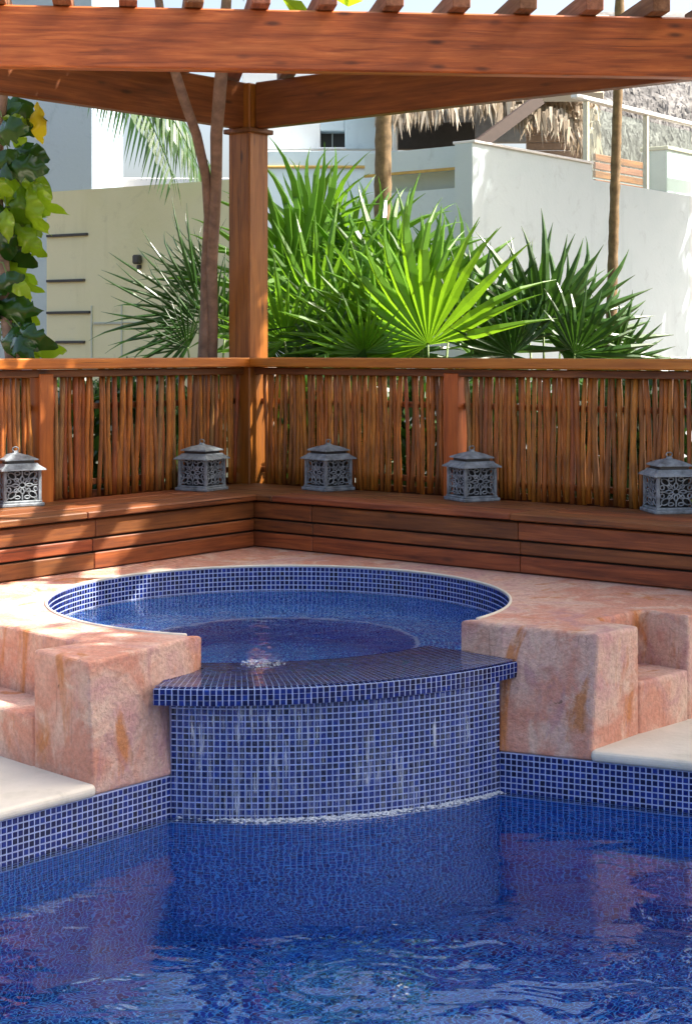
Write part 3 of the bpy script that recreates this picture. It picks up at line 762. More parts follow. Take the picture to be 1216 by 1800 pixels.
# slim double-stemmed tree left of the post
tb = at(364, HY, 8.9); tb.z = .10
tw = thing('slim_tree', tb, 'slim tree with two bare brown stems rising left of the corner post', 'tree')
def stem(pts, rads, nm='trunk', par=tw, mat=M_bark):
    return link(nm, MB().tube(pts, rads, 9).mesh(nm, mat, smooth=True), par)
sA = [tb + Vector((-.03, 0, 0)), at(357, 632, 8.93), at(361, 560, 8.88), at(362, 470, 8.80), at(367, 380, 8.62), at(362, 310, 8.45), at(345, 235, 8.22), at(322, 170, 8.05), at(303, 110, 7.9), at(285, 40, 7.75), at(270, -60, 7.7)]
sB = [tb + Vector((.03, .02, 0)), at(371, 632, 8.95), at(373, 560, 8.88), at(372, 470, 8.78), at(377, 380, 8.60), at(380, 310, 8.45), at(380, 235, 8.25), at(386, 160, 8.05), at(391, 100, 7.95), at(395, 40, 7.9), at(402, -60, 7.9)]
stem(sA, [.045, .034, .032, .030, .028, .026, .026, .026, .024, .022, .018]); stem(sB, [.042, .034, .033, .031, .031, .031, .033, .034, .032, .028, .022])
cr_ = MB(); r = random.Random(5)
for tip in (sA[-1], sB[-1]):
    for k in range(9):
        e = tip + Vector((r.gauss(0, .5), r.gauss(0, .5), r.uniform(.25, 1.0)))
        for j in range(34):
            c = e + Vector((r.gauss(0, .2), r.gauss(0, .2), r.gauss(0, .18)))
            leaf_quad(cr_, c, rv(r) + Vector((0, 0, -.3)), rv(r), r.uniform(.14, .24), r.uniform(.03, .05))
for k in range(46):  # unseen clumps added to shade the left beam and the post
    e = Vector((r.uniform(-.35, 1.5), r.uniform(8.15, 9.35), r.uniform(4.2, 4.9)))
    for j in range(42):
        c = e + Vector((r.gauss(0, .2), r.gauss(0, .2), r.gauss(0, .16)))
        if c.z > 3.85: leaf_quad(cr_, c, rv(r) + Vector((0, 0, -.3)), rv(r) * .6 + Vector((0, 0, 1)), r.uniform(.14, .24), r.uniform(.035, .055))
for k in range(34):  # unseen clumps added to shade the left fence
    e = Vector((r.uniform(.95, 1.75), r.uniform(8.05, 8.9), r.uniform(4.3, 4.8)))
    for j in range(40):
        c = e + Vector((r.gauss(0, .14), r.gauss(0, .14), r.gauss(0, .14)))
        if c.z > 3.85 and c.y > 7.9: leaf_quad(cr_, c, rv(r) + Vector((0, 0, -.3)), rv(r) * .6 + Vector((0, 0, 1)), r.uniform(.14, .24), r.uniform(.035, .055))
limb = MB()  # limbs reaching out to the added clumps
for e in ((.3, 8.6, 4.4), (1.0, 8.9, 4.5), (.1, 9.1, 4.5), (-.2, 8.3, 4.4)):
    limb.tube([sB[-1], (sB[-1] + Vector(e)) / 2 + Vector((0, 0, .1)), Vector(e)], [.02, .015, .006], 6)
link('branches', limb.mesh('branches', M_bark, smooth=True), tw)
link('crown', cr_.mesh('crown', M_broad), tw)

# broad-leaved plant at the left edge
def broad_mesh(name, mat, seed, wide=.21):
    """long pointed leaf of length 1 along +z, folded on its midrib, waved at the margin and arching over"""
    r = random.Random(seed); m = MB(); rows = []; N = 14; curl = r.uniform(.3, 1.1); ph = r.uniform(0, 6)
    for i in range(N + 1):
        q = i / N; w = wide * math.sin(math.pi * min(1, q ** .8)) ** .85 + .004
        y = -.25 * math.sin(q * 2.4) + curl * q * q * .8; z = q * (1 - .28 * q * curl)
        wl, wr = .05 * math.sin(ph + i * 1.3), .05 * math.sin(ph * 2 + i * 1.5)
        nl, nr = (1 if r.random() > .16 else .62), (1 if r.random() > .16 else .62)
        rows.append([(-w * nl, y + w * .55 + wl, z + w * .3), (-w * .5 * nl, y + w * .2 + wl * .4, z + w * .12), (0, y, z), (w * .5 * nr, y + w * .2 + wr * .4, z + w * .12), (w * nr, y + w * .55 + wr, z + w * .3)])
    m.add([p for q in rows for p in q], [[5 * i + j, 5 * i + j + 1, 5 * i + j + 6, 5 * i + j + 5] for i in range(N) for j in range(4)])
    return m.mesh(name, mat, smooth=True)
M_gloss = leaf('shaded_glossy_leaf', (.012, .05, .008), (.04, .11, .015), .2, .14)  # darker leaf green with the shade put into its colour
LIME = [broad_mesh('broad_blade', M_broad, k) for k in range(5)]; GLOSS = [broad_mesh('broad_blade', M_gloss, 30 + k, .25) for k in range(5)]; BY = broad_mesh('yellow_blade', M_yellow, 9)
bp = at(-10, HY, 8.25); bp.z = .10
pl = thing('broad_leaf_plant', bp, 'broad-leaved tropical plant with glossy leaves at the left edge', 'plant')
stem([bp, at(24, 640, 8.2), at(12, 540, 8.2), at(2, 440, 8.2), at(-6, 340, 8.2), at(-2, 240, 8.15), at(8, 150, 8.1), at(15, 40, 8.1)], [.05, .042, .038, .034, .03, .026, .022, .014], 'trunk', pl)
rb2 = random.Random(44)
LV = [(0, 195, 95, 100, 'd'), (-8, 240, 105, 80, 'd'), (10, 215, 75, 140, 'l'), (-15, 180, 110, 120, 'd'), (25, 205, 60, 95, 'l'), (15, 265, 95, 115, 'w'), (-5, 295, 105, 100, 'w'), (22, 285, 85, 140, 'w'), (40, 300, 80, 130, 'l'),
      (52, 318, 115, 168, 'l'), (38, 325, 130, 178, 'l'), (62, 318, 85, 150, 'l'), (15, 335, 120, 188, 'l'), (58, 365, 90, 180, 'l'), (-5, 350, 120, 165, 'd'), (22, 390, 95, 140, 'l'), (48, 385, 75, 172, 'l'), (-15, 400, 120, 120, 'd'), (5, 320, 110, 150, 'l'), (30, 345, 100, 160, 'l'),
      (0, 440, 120, 150, 'l'), (8, 448, 105, 160, 'l'), (18, 480, 100, 152, 'l'), (0, 515, 100, 140, 'l'), (28, 520, 75, 158, 'l'), (-15, 470, 110, 130, 'd'), (-15, 540, 120, 100, 'd'),
      (8, 555, 120, 112, 'd'), (35, 575, 95, 122, 'd'), (0, 598, 120, 95, 'd'), (28, 585, 105, 138, 'w'), (-12, 570, 130, 60, 'd'), (50, 610, 75, 110, 'l'), (20, 540, 80, 150, 'l')]
for x, y, s, a, kd in LV + [(x + rb2.uniform(-28, 10), y + rb2.uniform(-30, 30), s * rb2.uniform(.6, 1), a + rb2.uniform(-40, 30), kd) for x, y, s, a, kd in LV[::2]]:
    p = at(x, y, 8.2 + rb2.uniform(-.14, .2)); s_ = s * 8.2 / F
    tilt = {'d': rb2.uniform(0, 40), 'w': rb2.uniform(45, 70), 'l': rb2.uniform(-25, 25)}[kd]
    M = Matrix.Translation(p) @ Matrix.Rotation(R(rb2.uniform(-45, 45)), 4, 'Z') @ Matrix.Rotation(R(a + rb2.uniform(-12, 12)), 4, 'Y') @ Matrix.Rotation(R(tilt), 4, 'X') @ Matrix.Scale(s_, 4)
    lf = link('leaf', rb2.choice(LIME if kd == 'l' else GLOSS), pl, M)
    q = at(2 + rb2.uniform(-8, 8), y - 22, 8.2)
    link('leaf_stalk', MB().tube([q, (p + q) / 2 + Vector((0, 0, .03)), p], [.005, .004, .003], 5).mesh('leaf_stalk', M_petiole), lf)
tag(link('leaf', BY, pl, Matrix.Translation(at(66, 178, 8.1)) @ Matrix.Rotation(R(178), 4, 'Y') @ Matrix.Diagonal((.2, .24, .25, 1))), 'yellowed drooping leaf')

# coconut palms: ringed trunks and crowns of feather fronds above the picture
def feather(mat, seed, L=2.2):
    r = random.Random(seed); m = MB(); pts = []
    for i in range(13):
        q = i / 12; pts.append(Vector((q * L * .92, 0, .55 * L * q * (1 - q) * 1.2 - .42 * L * q * q)))
    m.tube(pts, [.022 * (1 - .85 * i / 12) for i in range(13)], 5)
    for i in range(1, 12):
        for h in range(4):
            f = (h + r.random() * .3) / 4; p = pts[i] * (1 - f) + pts[i + 1] * f; d = (pts[i + 1] - pts[i]).normalized()
            for s in (-1, 1):
                ll = L * .27 * math.sin(math.pi * (.12 + .8 * (i + f) / 13)) * r.uniform(.85, 1.1)
                dd = (d * .55 + Vector((0, s, 0)) * .8 + Vector((0, 0, -.35 - .5 * r.random()))).normalized()
                w = .024; sv = d * w; e1 = p + dd * ll * .5; e2 = p + dd * ll + Vector((0, 0, -ll * .35))
                m.add([p - sv * .5, p + sv * .5, e1 + sv, e1 - sv, e2], [[0, 1, 2, 3], [3, 2, 4]])
    return m.mesh('feather_blade', mat)
FEATH = [feather(M_fan, k) for k in range(3)]; FEATH_D = [feather(M_fan_d, k + 5) for k in range(3)]
def coconut(pts, rads, label, fr_list, scale, fe=None):
    base = Vector(pts[0]); t = thing('coconut_palm', base, label, 'palm', 'coconut palms rising out of the picture')
    m = MB(); P, Q = [], []
    for a, b_, ra, rb_ in zip(pts, pts[1:], rads, rads[1:]):
        n_ = max(2, int((Vector(b_) - Vector(a)).length / .07))
        for k in range(n_):
            f = k / n_; P.append(Vector(a) * (1 - f) + Vector(b_) * f); Q.append((ra * (1 - f) + rb_ * f) * (1.07 if k % 2 else .96) * random.uniform(.96, 1.05))
    P.append(Vector(pts[-1])); Q.append(rads[-1])
    link('trunk', m.tube(P, Q, 10).mesh('trunk', M_palmbark, smooth=True), t)
    top_ = Vector(pts[-1])
    for k, (az, el) in enumerate(fr_list):
        link('frond', (fe or FEATH)[k % 3], t, Matrix.Translation(top_) @ Matrix.Rotation(R(az), 4, 'Z') @ Matrix.Rotation(R(-el), 4, 'Y') @ Matrix.Scale(scale, 4))
q0 = at(676, HY, 11.2); q0.z = .1
coconut([q0, at(672, 420, 11.2), at(674, 210, 11.2), at(684, -60, 11.3), at(705, -450, 11.4), at(720, -880, 11.5)], [.075, .064, .055, .05, .047, .045], 'thick ringed palm trunk standing behind the fan palms', [(az, el) for az, el in ((0, 20), (50, 35), (100, 15), (150, 40), (200, 20), (250, 30), (300, 10), (330, 50))], .9)
q1 = at(1072, HY, 10.6); q1.z = .1
coconut([q1, at(1074, 560, 10.6), at(1080, 350, 10.6), at(1086, 150, 10.6), at(1090, -60, 10.6), at(1105, -450, 10.6), at(1130, -950, 10.6)], [.04, .037, .034, .032, .031, .03, .03], 'thin ringed palm trunk in front of the white wall on the right', [(az, el) for az, el in ((20, 25), (75, 30), (130, 15), (185, 35), (235, 20), (290, 30), (340, 12))], .75)
q2 = Vector((-1.2, 12.6, .1))
coconut([Vector((-4.6, 12.2, .1)), Vector((-4.3, 12.2, 2)), Vector((-3.5, 12.2, 3.55)), Vector((-2.55, 12.2, 3.80))], [.09, .08, .07, .05], 'coconut palm whose drooping green frond hangs below the left beam', [(-6, -8), (-26, -10), (12, -4), (60, 20), (110, 30), (170, 25), (220, 20)], .8, FEATH_D)

# unseen tree added right of the pergola to shade the pool and the benches
sb = Vector((6.6, 8.0, .1)); st = thing('sun_block_tree', sb, 'unseen leafy tree added right of the pergola to keep the sun off the pool', 'tree')
stem([sb, sb + Vector((-.1, -.1, 1.5)), sb + Vector((-.5, -.4, 3.0)), sb + Vector((-1.2, -.8, 4.4))], [.17, .14, .12, .06], 'trunk', st)
r = random.Random(9); cw = MB(); lim = MB()
def clear_x(y):                                       # western rim of the crown, cut so chosen sun patches stay lit
    for (y0, x0), (y1, x1) in zip(((1.5, 1.8), (5.9, 2.0), (6.3, 2.75), (7.6, 3.0), (8.1, 2.75), (8.5, 2.55)), ((5.9, 2.0), (6.3, 2.75), (7.6, 3.0), (8.1, 2.75), (8.5, 2.55), (9.6, 2.7))):
        if y0 <= y <= y1: return x0 + (x1 - x0) * (y - y0) / (y1 - y0)
    return 9
nb = 0
while nb < 240:
    c = Vector((r.uniform(1.4, 6.2), r.uniform(2.6, 9.4), r.uniform(4.3, 5.2)))
    if c.x < clear_x(c.y) + .35 or ((c.x - 4.6) / 3.0) ** 2 + ((c.y - 5.6) / 3.8) ** 2 > 1: continue
    nb += 1
    if nb % 6 == 0:
        s_ = sb + Vector((-.5, -.4, 3.0)); lim.tube([s_, (s_ + c) / 2 + Vector((0, 0, .2)), c], [.06, .04, .015], 5)
    for j in range(105):
        p = c + Vector((r.gauss(0, .33), r.gauss(0, .33), r.gauss(0, .2)))
        if p.x < clear_x(p.y) or p.z > 5.6: continue
        leaf_quad(cw, p, rv(r) + Vector((0, 0, -.3)), rv(r) * .5 + Vector((0, 0, 1)), r.uniform(.15, .25), r.uniform(.05, .08))
for k in range(60):  # further clumps added to keep the sun off the bench corner
    c = Vector((r.uniform(2.75, 4.6), r.uniform(8.3, 9.15), r.uniform(4.4, 5.2)))
    for j in range(100):
        p = c + Vector((r.gauss(0, .28), r.gauss(0, .2), r.gauss(0, .18)))
        if p.x < clear_x(p.y) or p.y > 9.4 or p.z > 5.6: continue
        leaf_quad(cw, p, rv(r) + Vector((0, 0, -.3)), rv(r) * .5 + Vector((0, 0, 1)), r.uniform(.15, .25), r.uniform(.05, .08))
cw.v = [(x - .16, y - .41, z) for x, y, z in cw.v]
link('limbs', lim.mesh('limbs', M_bark), st); link('crown', cw.mesh('crown', M_tree), st)

sb2 = Vector((5.9, 15.2, .1)); st2 = thing('sun_block_tree', sb2, 'unseen tall tree added behind the stepped white wall to shade it', 'tree')  # second unseen tree, added to shade the white wall
stem([sb2, sb2 + Vector((-.1, -.1, 2.5)), sb2 + Vector((-.4, -.4, 4.6)), sb2 + Vector((-.9, -.8, 6.2))], [.17, .14, .12, .05], 'trunk', st2)
cw = MB()
for k in range(120):
    c = Vector((4.9, 13.4, 6.2)) + Vector((r.gauss(0, .9), r.gauss(0, .8), r.gauss(0, .45)))
    for j in range(80):
        p = c + Vector((r.gauss(0, .33), r.gauss(0, .33), r.gauss(0, .22)))
        if p.z > 5.0: leaf_quad(cw, p, rv(r) + Vector((0, 0, -.3)), rv(r) * .5 + Vector((0, 0, 1)), r.uniform(.17, .27), r.uniform(.05, .09))
link('crown', cw.mesh('crown', M_tree), st2)

# ------------------------------------------------------------------ buildings and walls behind
def slab_between(nm, par, p, q, z0, z1, th, mat, back=None):
    """upright slab whose seen face runs from p to q in plan; back points away from us"""
    p, q = Vector((p.x, p.y, 0)), Vector((q.x, q.y, 0)); d = (q - p).normalized(); n_ = Vector((-d.y, d.x, 0))
    if n_.y < 0: n_ = -n_
    return link(nm, MB().prism([p, q, q + n_ * th, p + n_ * th], z1, z0).mesh(nm, mat, recalc=True), par)
def zt(y, Y): return EYE - (y - HY) * Y / F
gz = .10
# stepped white wall, parallel to the left fence
A = at(830, 250, 12.0); Bq = Vector((A.x, A.y, 0)) + U * t_for_x(Vector((A.x, A.y, 0)), U, 1040)
Cq = Vector((A.x, A.y, 0)) + U * 5.0
ww = thing('garden_wall', Vector((A.x, A.y, gz)), 'tall stepped white plaster wall behind the right fence', 'wall')
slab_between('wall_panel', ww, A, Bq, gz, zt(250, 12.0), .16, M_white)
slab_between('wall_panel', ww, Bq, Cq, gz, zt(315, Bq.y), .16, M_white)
capm = MB()
link('coping_strip', capm.chbox((0, 0, 0), ((Bq - Vector((A.x, A.y, 0))).length, .2, .02), .003).mesh('coping_strip', M_bright), ww, frame((Vector((A.x, A.y, 0)) + Bq) / 2 + Vector((-V.x, -V.y, 0)) * .08 + up3 * (zt(250, 12.0) + .011), U, (0, 0, 1)))
# return wall with a recess
A0 = Vector((A.x, A.y, 0)); E = A0 - V * 1.1
rw = thing('return_wall', Vector(((A0 + E) / 2).xyz) + up3 * gz, 'low white wall with ochre-edged recess left of the stepped wall', 'wall')
off = U * .10
slab_between('lintel', rw, A0 - V * .01 + off, E + off, zt(292, 12.1), zt(252, 12.1), .2, M_white)
slab_between('recess_panel', rw, A0 - V * .01 + off * 2.4, E + off * 2.4, zt(330, 12.2), zt(292, 12.1), .1, M_recess)
slab_between('lower_wall', rw, A0 - V * .01 + off, E + off, gz, zt(327, 12.1), .3, M_white)
slab_between('trim_strip', rw, A0 - V * .02 + off * .9, E + off * .9, zt(295, 12.1), zt(290, 12.1), .02, M_ochre)
# white house with the small window
hb = thing('white_house', at(560, HY, 17.5) * 1 - up3 * (EYE - gz), 'white flat-roofed house with one small dark window', 'house')
h0, h1 = at(430, HY, 17.5), at(692, HY, 17.0)
def wall_px(nm, par, x0, x1, y0, y1, Y, th, mat):
    a, c = at(x0, y0, Y), at(x1, y1, Y)
    return link(nm, MB().chbox(((a.x + c.x) / 2, Y + th / 2, (a.z + c.z) / 2), (abs(c.x - a.x), th, abs(a.z - c.z)), .01).mesh(nm, mat), par)
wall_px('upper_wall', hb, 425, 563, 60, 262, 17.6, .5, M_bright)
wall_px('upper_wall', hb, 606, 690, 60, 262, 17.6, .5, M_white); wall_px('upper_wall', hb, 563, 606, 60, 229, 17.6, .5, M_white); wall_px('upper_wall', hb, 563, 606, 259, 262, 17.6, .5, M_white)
wn_ = wall_px('window', hb, 560, 610, 226, 262, 17.85, .05, M_darkmetal)
wall_px('sill', wn_, 561, 608, 258, 261, 17.56, .06, M_bright); wall_px('mullion', wn_, 583, 585, 229, 259, 17.8, .03, M_whitemetal)
wall_px('lower_wall', hb, 425, 700, 264, 640, 17.3, .3, M_white); wall_px('trim_strip', hb, 425, 700, 290, 295, 17.27, .03, M_ochre)
# greenish wall on the left, parallel to the right fence
Gl, Gr = at(82, HY, 12.5), at(420, HY, 11.55)
gw = thing('boundary_wall', Vector(((Gl + Gr) / 2).xy.to_3d()) + up3 * gz, 'greenish cream wall with dark slots left of the corner post', 'wall')
slab_between('wall_panel', gw, Gl, Gr, gz, zt(336, 12.45), .18, M_green)
gd = (Gr - Gl).normalized(); gd.z = 0; gn = Vector((gd.y, -gd.x, 0))
def on_green(x): return Vector((Gl.x, Gl.y, 0)) + gd * t_for_x(Vector((Gl.x, Gl.y, 0)), gd, x)
for x0, x1, y in ((80, 155, 413), (84, 150, 493), (82, 160, 549), (100, 150, 601)):
    p, q = on_green(max(x0, 84)), on_green(x1); z = zt(y, (p.y + q.y) / 2)
    link('slot', MB().chbox((0, 0, 0), ((q - p).length, .03, .02), .003).mesh('slot', M_darkmetal), gw, frame((p + q) / 2 + gn * .008 + up3 * z, gd, (0, 0, 1)))
for x0, x1, y in ((165, 215, 569), (165, 260, 571)):
    p, q = on_green(x0), on_green(x1); z = zt(y, (p.y + q.y) / 2)
    link('seam', MB().chbox((0, 0, 0), ((q - p).length, .012, .008), .002).mesh('seam', M_recess), gw, frame((p + q) / 2 + gn * .006 + up3 * (z + (.02 if x1 > 220 else 0)), gd, (0, 0, 1)))
for x in (162, 215):
    p = on_green(x)
    link('seam', MB().chbox((0, 0, 0), (.012, .012, .55), .002).mesh('seam', M_recess), gw, frame(p + gn * .006 + up3 * zt(600, p.y), gd, (0, 0, 1)))
for x, y in ((246, 456),):
    p = on_green(x) + up3 * zt(y, on_green(x).y)
    t = thing('wall_fitting', p, 'small dark fitting on the greenish wall above the slender palm', 'fitting')
    link('housing', MB().chbox((0, 0, 0), (.06, .06, .07), .012).mesh('housing', M_darkmetal), t, frame(p + gn * .035, gd, (0, 0, 1)))
    link('bracket', MB().chbox((0, 0, 0), (.03, .03, .03), .004).mesh('bracket', M_darkmetal), t, frame(p + gn * .01 - up3 * .055, gd, (0, 0, 1)))
# blue-grey block and the bright building beside it
bb = thing('grey_block', at(110, HY, 14.6) - up3 * (EYE - gz), 'plain blue-grey building side behind the broad-leaved plant', 'building')
wall_px('wall', bb, -60, 163, -300, 660, 14.6, 2.0, M_grey); 
wall_px('parapet', bb, -70, 166, -330, -300, 14.5, 2.2, M_grey)
wb = thing('white_parapet', at(280, HY, 18) - up3 * (EYE - gz), 'low white parapet and pier below the drooping palm frond', 'parapet')
wall_px('pier', wb, 160, 196, 266, 640, 18.0, .4, M_bright); wall_px('ledge', wb, 196, 420, 312, 640, 18.2, .3, M_bright)

# thatched shelter
def strands(n, fn, seed, w=.012):
    r = random.Random(seed); m = MB()
    for k in range(n):
        p, d, L = fn(r); s = Vector((1, r.gauss(0, .3), 0)) * w * r.uniform(.5, 1.4)
        e = p + d * L
        m.add([p - s, p + s, p + s * .8 + d * L * .55 + Vector((0, 0, .0)), p - s * .8 + d * L * .55, e], [[0, 1, 2, 3], [3, 2, 4]])
    return m
def straw_mat():
    m, n, l, b = new_mat('dry_thatch')
    g_ = n.new('ShaderNodeNewGeometry')
    c = ramp(n, l, g_.outputs['Random Per Island'], [(0, (.16, .12, .08)), (.3, (.34, .27, .19)), (.6, (.46, .38, .28)), (.85, (.56, .49, .39)), (1, (.30, .20, .10))])
    l.new(c, b.inputs['Base Color']); b.inputs['Roughness'].default_value = .8; return m
M_straw = straw_mat()
YT = 17.0
th = thing('thatched_roof', at(880, HY, YT) - up3 * (EYE - gz), 'shaggy straw roof edge above the stepped white wall', 'roof')
def edge_y(x):                                       # lower fringe line in the photo
    pts = [(660, 212), (720, 208), (800, 196), (860, 192), (905, 212), (940, 222), (985, 228), (1010, 262), (1035, 268), (1060, 250)]
    for (x0, y0), (x1, y1) in zip(pts, pts[1:]):
        if x0 <= x <= x1: return y0 + (y1 - y0) * (x - x0) / (x1 - x0)
    return 230
def f1_(r):
    x = r.uniform(662, 1050); lv = r.random(); Yq = YT + lv * 2.2
    y = edge_y(x) - 22 - lv * 120 + r.gauss(0, 6)
    return at(x, y, Yq), Vector((r.gauss(0, .16), -.35, -1)).normalized(), r.uniform(.14, .36)
tag(link('straw', strands(5200, f1_, 3, .014).mesh('straw', M_straw), th), kind='stuff')
rm = MB(); a, c = at(640, 178, YT + .12), at(1060, 178, YT + .12); e, f_ = at(1070, 40, YT + 2.6), at(640, 40, YT + 2.6)
rm.add([a, c, e, f_, a + up3 * .1, c + up3 * .1, e + up3 * .1, f_ + up3 * .1], [[0, 1, 2, 3], [7, 6, 5, 4], [0, 4, 5, 1], [1, 5, 6, 2], [2, 6, 7, 3], [3, 7, 4, 0]])
link('roof_deck', rm.mesh('roof_deck', M_straw, recalc=True), th)
p, q = at(846, 250, 16.6), at(918, 196, 16.9)
link('brace', MB().tube([p - (q - p) * .3, p, q, q + (q - p) * .4], .085, 4).mesh('brace', plain('dark_brown_timber', (.05, .028, .02), .6)), th)
wall_px('back_panel', th, 695, 836, 214, 262, 18.6, .1, M_darkmetal); wall_px('back_panel', th, 690, 1000, 100, 250, 19.4, .1, plain('grey_screen', (.30, .33, .36), .7))  # first, dark panel stands in for the shade under the straw roof
wall_px('post', th, 690, 699, 200, 400, 17.4, .08, M_bright)
wbk = thing('pink_hut', at(960, HY, 18) - up3 * (EYE - gz), 'pinkish board hut wall under the straw fringe', 'hut')
for k in range(5): wall_px('board', wbk, 925, 1035, 222 + 14 * k, 235 + 14 * k, 18.0 - .01 * (k % 2), .05, plain('faded_board', (.46, .34, .27), .8) if k == 0 else bpy.data.materials['faded_board'])
# second thatch, seen past the glass
t2 = thing('thatched_roof', at(1150, HY, 20) - up3 * (EYE - gz), 'grey weathered thatch roof slope behind the glass balustrade', 'roof')
def f2_(r):
    x = r.uniform(1000, 1290); lv = r.random(); Yq = 19.0 + lv * 3.0
    return at(x, 272 - lv * 230 + r.gauss(0, 5), Yq), Vector((r.gauss(0, .2), -.7, -1)).normalized(), r.uniform(.2, .5)
tag(link('straw', strands(9000, f2_, 4, .010).mesh('straw', plain('grey_thatch', (.15, .145, .14), .9, 0, .6, 5)), t2), kind='stuff')
rm = MB(); a, c = at(1000, 262, 19.2), at(1300, 262, 19.2); e, f_ = at(1300, 20, 22.4), at(1000, 20, 22.4)
rm.add([a, c, e, f_, a - up3 * .1, c - up3 * .1, e - up3 * .1, f_ - up3 * .1], [[0, 1, 2, 3], [7, 6, 5, 4], [0, 4, 5, 1], [1, 5, 6, 2], [2, 6, 7, 3], [3, 7, 4, 0]])
link('roof_deck', rm.mesh('roof_deck', bpy.data.materials['grey_thatch'], recalc=True), t2)
# balcony with glass balustrade
def glass_mat():
    m, n, l, b = new_mat('greenish_glass')
    tr = n.new('ShaderNodeBsdfTransparent'); tr.inputs[0].default_value = (.90, .96, .93, 1)
    gl = n.new('ShaderNodeBsdfGlossy'); gl.inputs['Roughness'].default_value = .03
    mx = n.new('ShaderNodeMixShader'); mx.inputs[0].default_value = .08; l.new(tr.outputs[0], mx.inputs[1]); l.new(gl.outputs[0], mx.inputs[2])
    l.new(mx.outputs[0], n['Material Output'].inputs[0]); return m
M_glass = glass_mat()
P0 = at(1015, 165, 15.2); q_ = U
def bal(x): return Vector((P0.x, P0.y, 0)) + U * t_for_x(Vector((P0.x, P0.y, 0)), U, x)
ba = thing('balcony_balustrade', bal(1100) + up3 * 1.0, 'glass balcony balustrade with white handrail above the right wall', 'balustrade')
zr = zt(165, bal(1015).y)
plank('handrail', ba, bal(1008) + up3 * zr, bal(1290) + up3 * zr, .07, .045, M_whitemetal, .01)
zb = zt(330, bal(1135).y)
for x in (1030, 1135, 1262):
    b0 = bal(x)
    link('post', MB().chbox((0, 0, 0), (zr - .046 - gz, .05, .05), .006).mesh('post', M_cream), ba, frame(b0 + up3 * ((zr - .046 + gz) / 2), (0, 0, 1), U))
for x0, x1 in ((1036, 1129), (1142, 1256)):
    p, q = bal(x0), bal(x1)
    link('glass_pane', MB().chbox((0, 0, 0), ((q - p).length, .012, zr - .10 - zb), .002).mesh('glass_pane', M_glass), ba, frame((p + q) / 2 + up3 * ((zr - .10 + zb) / 2), U, (0, 0, 1)))
def bal2(x): return (Vector((P0.x, P0.y, 0)) - V * .5) + U * t_for_x(Vector((P0.x, P0.y, 0)) - V * .5, U, x)
lw = thing('lounge_screen', bal2(1090) + up3 * 1.0, 'low screen of orange-brown boards behind the glass', 'screen')
for k in range(4):
    y = 276 + 15 * k; p, q = bal2(1044), bal2(1128)
    plank('board', lw, p + up3 * zt(y - 7, p.y), q + up3 * zt(y - 7, p.y), .03, .07, M_slat if k % 2 else M_beam, .004)
wp = thing('white_planter', bal2(1178) + up3 * 1.0, 'pale box standing behind the glass at the right edge', 'box')
p, q = bal2(1150), bal2(1208)
link('box_body', MB().chbox((0, 0, 0), ((q - p).length, .3, 1.3), .01).mesh('box_body', M_white), wp, frame((p + q) / 2 + up3 * (zt(264, p.y) - .65), U, (0, 0, 1)))
link('box_rim', MB().chbox((0, 0, 0), ((q - p).length + .04, .34, .04), .006).mesh('box_rim', M_cream), wp, frame((p + q) / 2 + up3 * (zt(264, p.y) + .021), U, (0, 0, 1)))

# ------------------------------------------------------------------ moving water: trickles on the wall, foam at its foot
r = random.Random(31)
def film_mat(name, a):
    m, n, l, b = new_mat(name)
    b.inputs['Base Color'].default_value = (.78, .84, .92, 1); b.inputs['Roughness'].default_value = .12
    tr = n.new('ShaderNodeBsdfTransparent'); mx = n.new('ShaderNodeMixShader'); mx.inputs[0].default_value = a
    l.new(tr.outputs[0], mx.inputs[1]); l.new(b.outputs[0], mx.inputs[2]); l.new(mx.outputs[0], n['Material Output'].inputs[0]); return m
def sheet_mat():
    m, n, l, b = new_mat('thin_falling_sheet')
    tc = n.new('ShaderNodeTexCoord'); v = tc.outputs['Object']
    w1 = noise(n, l, mapping(n, l, v, (55, 55, 3.0)), 1.0, 4, .6, .5); w2 = noise(n, l, mapping(n, l, v, (150, 150, 14)), 1.0, 3, .6, .4); pt = noise(n, l, v, 5.0, 3, .5)
    gl = n.new('ShaderNodeBsdfGlossy'); gl.inputs['Roughness'].default_value = .12
    h = math_(n, l, 'ADD', w1, math_(n, l, 'MULTIPLY', w2, .4))
    bp_ = n.new('ShaderNodeBump'); bp_.inputs['Strength'].default_value = 1.0; bp_.inputs['Distance'].default_value = .012; l.new(h, bp_.inputs['Height']); l.new(bp_.outputs[0], gl.inputs['Normal'])
    df = n.new('ShaderNodeBsdfDiffuse'); df.inputs[0].default_value = (.80, .86, .95, 1)
    tr = n.new('ShaderNodeBsdfTransparent'); tr.inputs[0].default_value = (.93, .96, 1, 1)
    m1 = n.new('ShaderNodeMixShader'); m1.inputs[0].default_value = .05; l.new(tr.outputs[0], m1.inputs[1]); l.new(gl.outputs[0], m1.inputs[2])
    m2 = n.new('ShaderNodeMixShader')
    f = math_(n, l, 'MULTIPLY', ramp(n, l, w2, [(.45, (0, 0, 0)), (.62, (1, 1, 1))]), math_(n, l, 'MULTIPLY', ramp(n, l, w1, [(.46, (0, 0, 0)), (.62, (.55, .55, .55))]), ramp(n, l, pt, [(.40, (.15, .15, .15)), (.54, (1, 1, 1))])))
    l.new(f, m2.inputs[0]); l.new(m1.outputs[0], m2.inputs[1]); l.new(df.outputs[0], m2.inputs[2]); l.new(m2.outputs[0], n['Material Output'].inputs[0]); return m
tri = MB(); NA, NZ = 160, 22
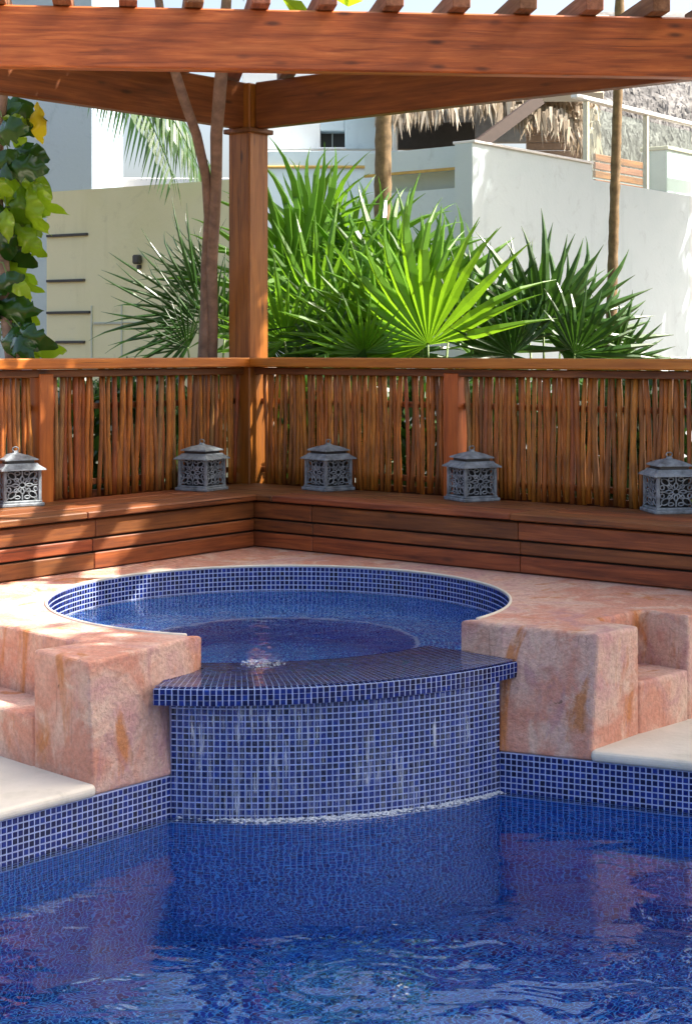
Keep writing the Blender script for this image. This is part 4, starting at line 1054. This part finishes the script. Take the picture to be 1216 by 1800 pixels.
for i in range(NA + 1):
    a = wa0 + (wa1 - wa0) * (.012 + .976 * i / NA)
    for j in range(NZ + 1):
        z = -.004 + (LIPB - .004) * j / NZ
        tri.v.append(tuple(pol(WO, WR_ + .0065 + .0022 * math.sin(i * .9 + .6 * math.sin(j * .4)) + .0012 * math.sin(i * 2.3 + j * .3), a, z)))
for i in range(NA):
    for j in range(NZ): tri.f.append((i * (NZ + 1) + j, (i + 1) * (NZ + 1) + j, (i + 1) * (NZ + 1) + j + 1, i * (NZ + 1) + j + 1)); tri.uv.append(None)
tag(link('falling_water', tri.mesh('falling_water', sheet_mat(), smooth=True)), 'thin clear sheet of water sliding down the blue spillway wall', 'water', kind='stuff')
bu = MB()  # tiny translucent domes scattered as one pale spot
for cx_, cy_, rx, ry, nn in ((462, 1166, .08, .08, 300),):
    c_ = gp(cx_, cy_, SPAZ)
    for k in range(nn):
        q, rr = r.uniform(0, 6.28), math.sqrt(r.random()); p = c_ + Vector((math.cos(q) * rr * rx, math.sin(q) * rr * ry, .0)); s_ = r.uniform(.001, .004)
        bu.add([p + Vector((s_ * math.cos(t * 1.0472), s_ * math.sin(t * 1.0472), 0)) for t in range(6)] + [p + up3 * s_ * .7], [[t, (t + 1) % 6, 6] for t in range(6)])
tag(link('pale_domes', bu.mesh('pale_domes', film_mat('dome_white', .22), smooth=True)), 'pale spot of tiny domes on the spa water left of centre', 'pale_domes', kind='stuff')
fo = MB()
for k in range(1300):
    f = min(.99, max(.01, r.choice((.24, .34, .42, .47, .55, .62, .78, .93)) + r.gauss(0, .05))) if k > 130 else r.uniform(.01, .99); a = wa0 + (wa1 - wa0) * f
    dd = abs(r.gauss(0, .016 + .045 * math.sin(math.pi * f) ** 2)) + .003; p = pol(WO, WR_ + dd, a, .001); s = r.uniform(.0015, .006) * (1.2 - min(1, dd * 12))
    s = max(s, .0012); lx, ly = s * r.uniform(1, 2.6), s
    t_ = Vector((-math.sin(a), math.cos(a), 0)); o_ = Vector((math.cos(a), math.sin(a), 0))
    fo.add([p + t_ * lx, p + o_ * ly, p - t_ * lx, p - o_ * ly, p + up3 * s * .8, p - up3 * s * .5], [[0, 1, 4], [1, 2, 4], [2, 3, 4], [3, 0, 4], [1, 0, 5], [2, 1, 5], [3, 2, 5], [0, 3, 5]])
tag(link('foam', fo.mesh('foam', film_mat('foam_white', .55), smooth=True)), 'thin line of white foam where the spillway meets the pool', 'foam', kind='stuff')
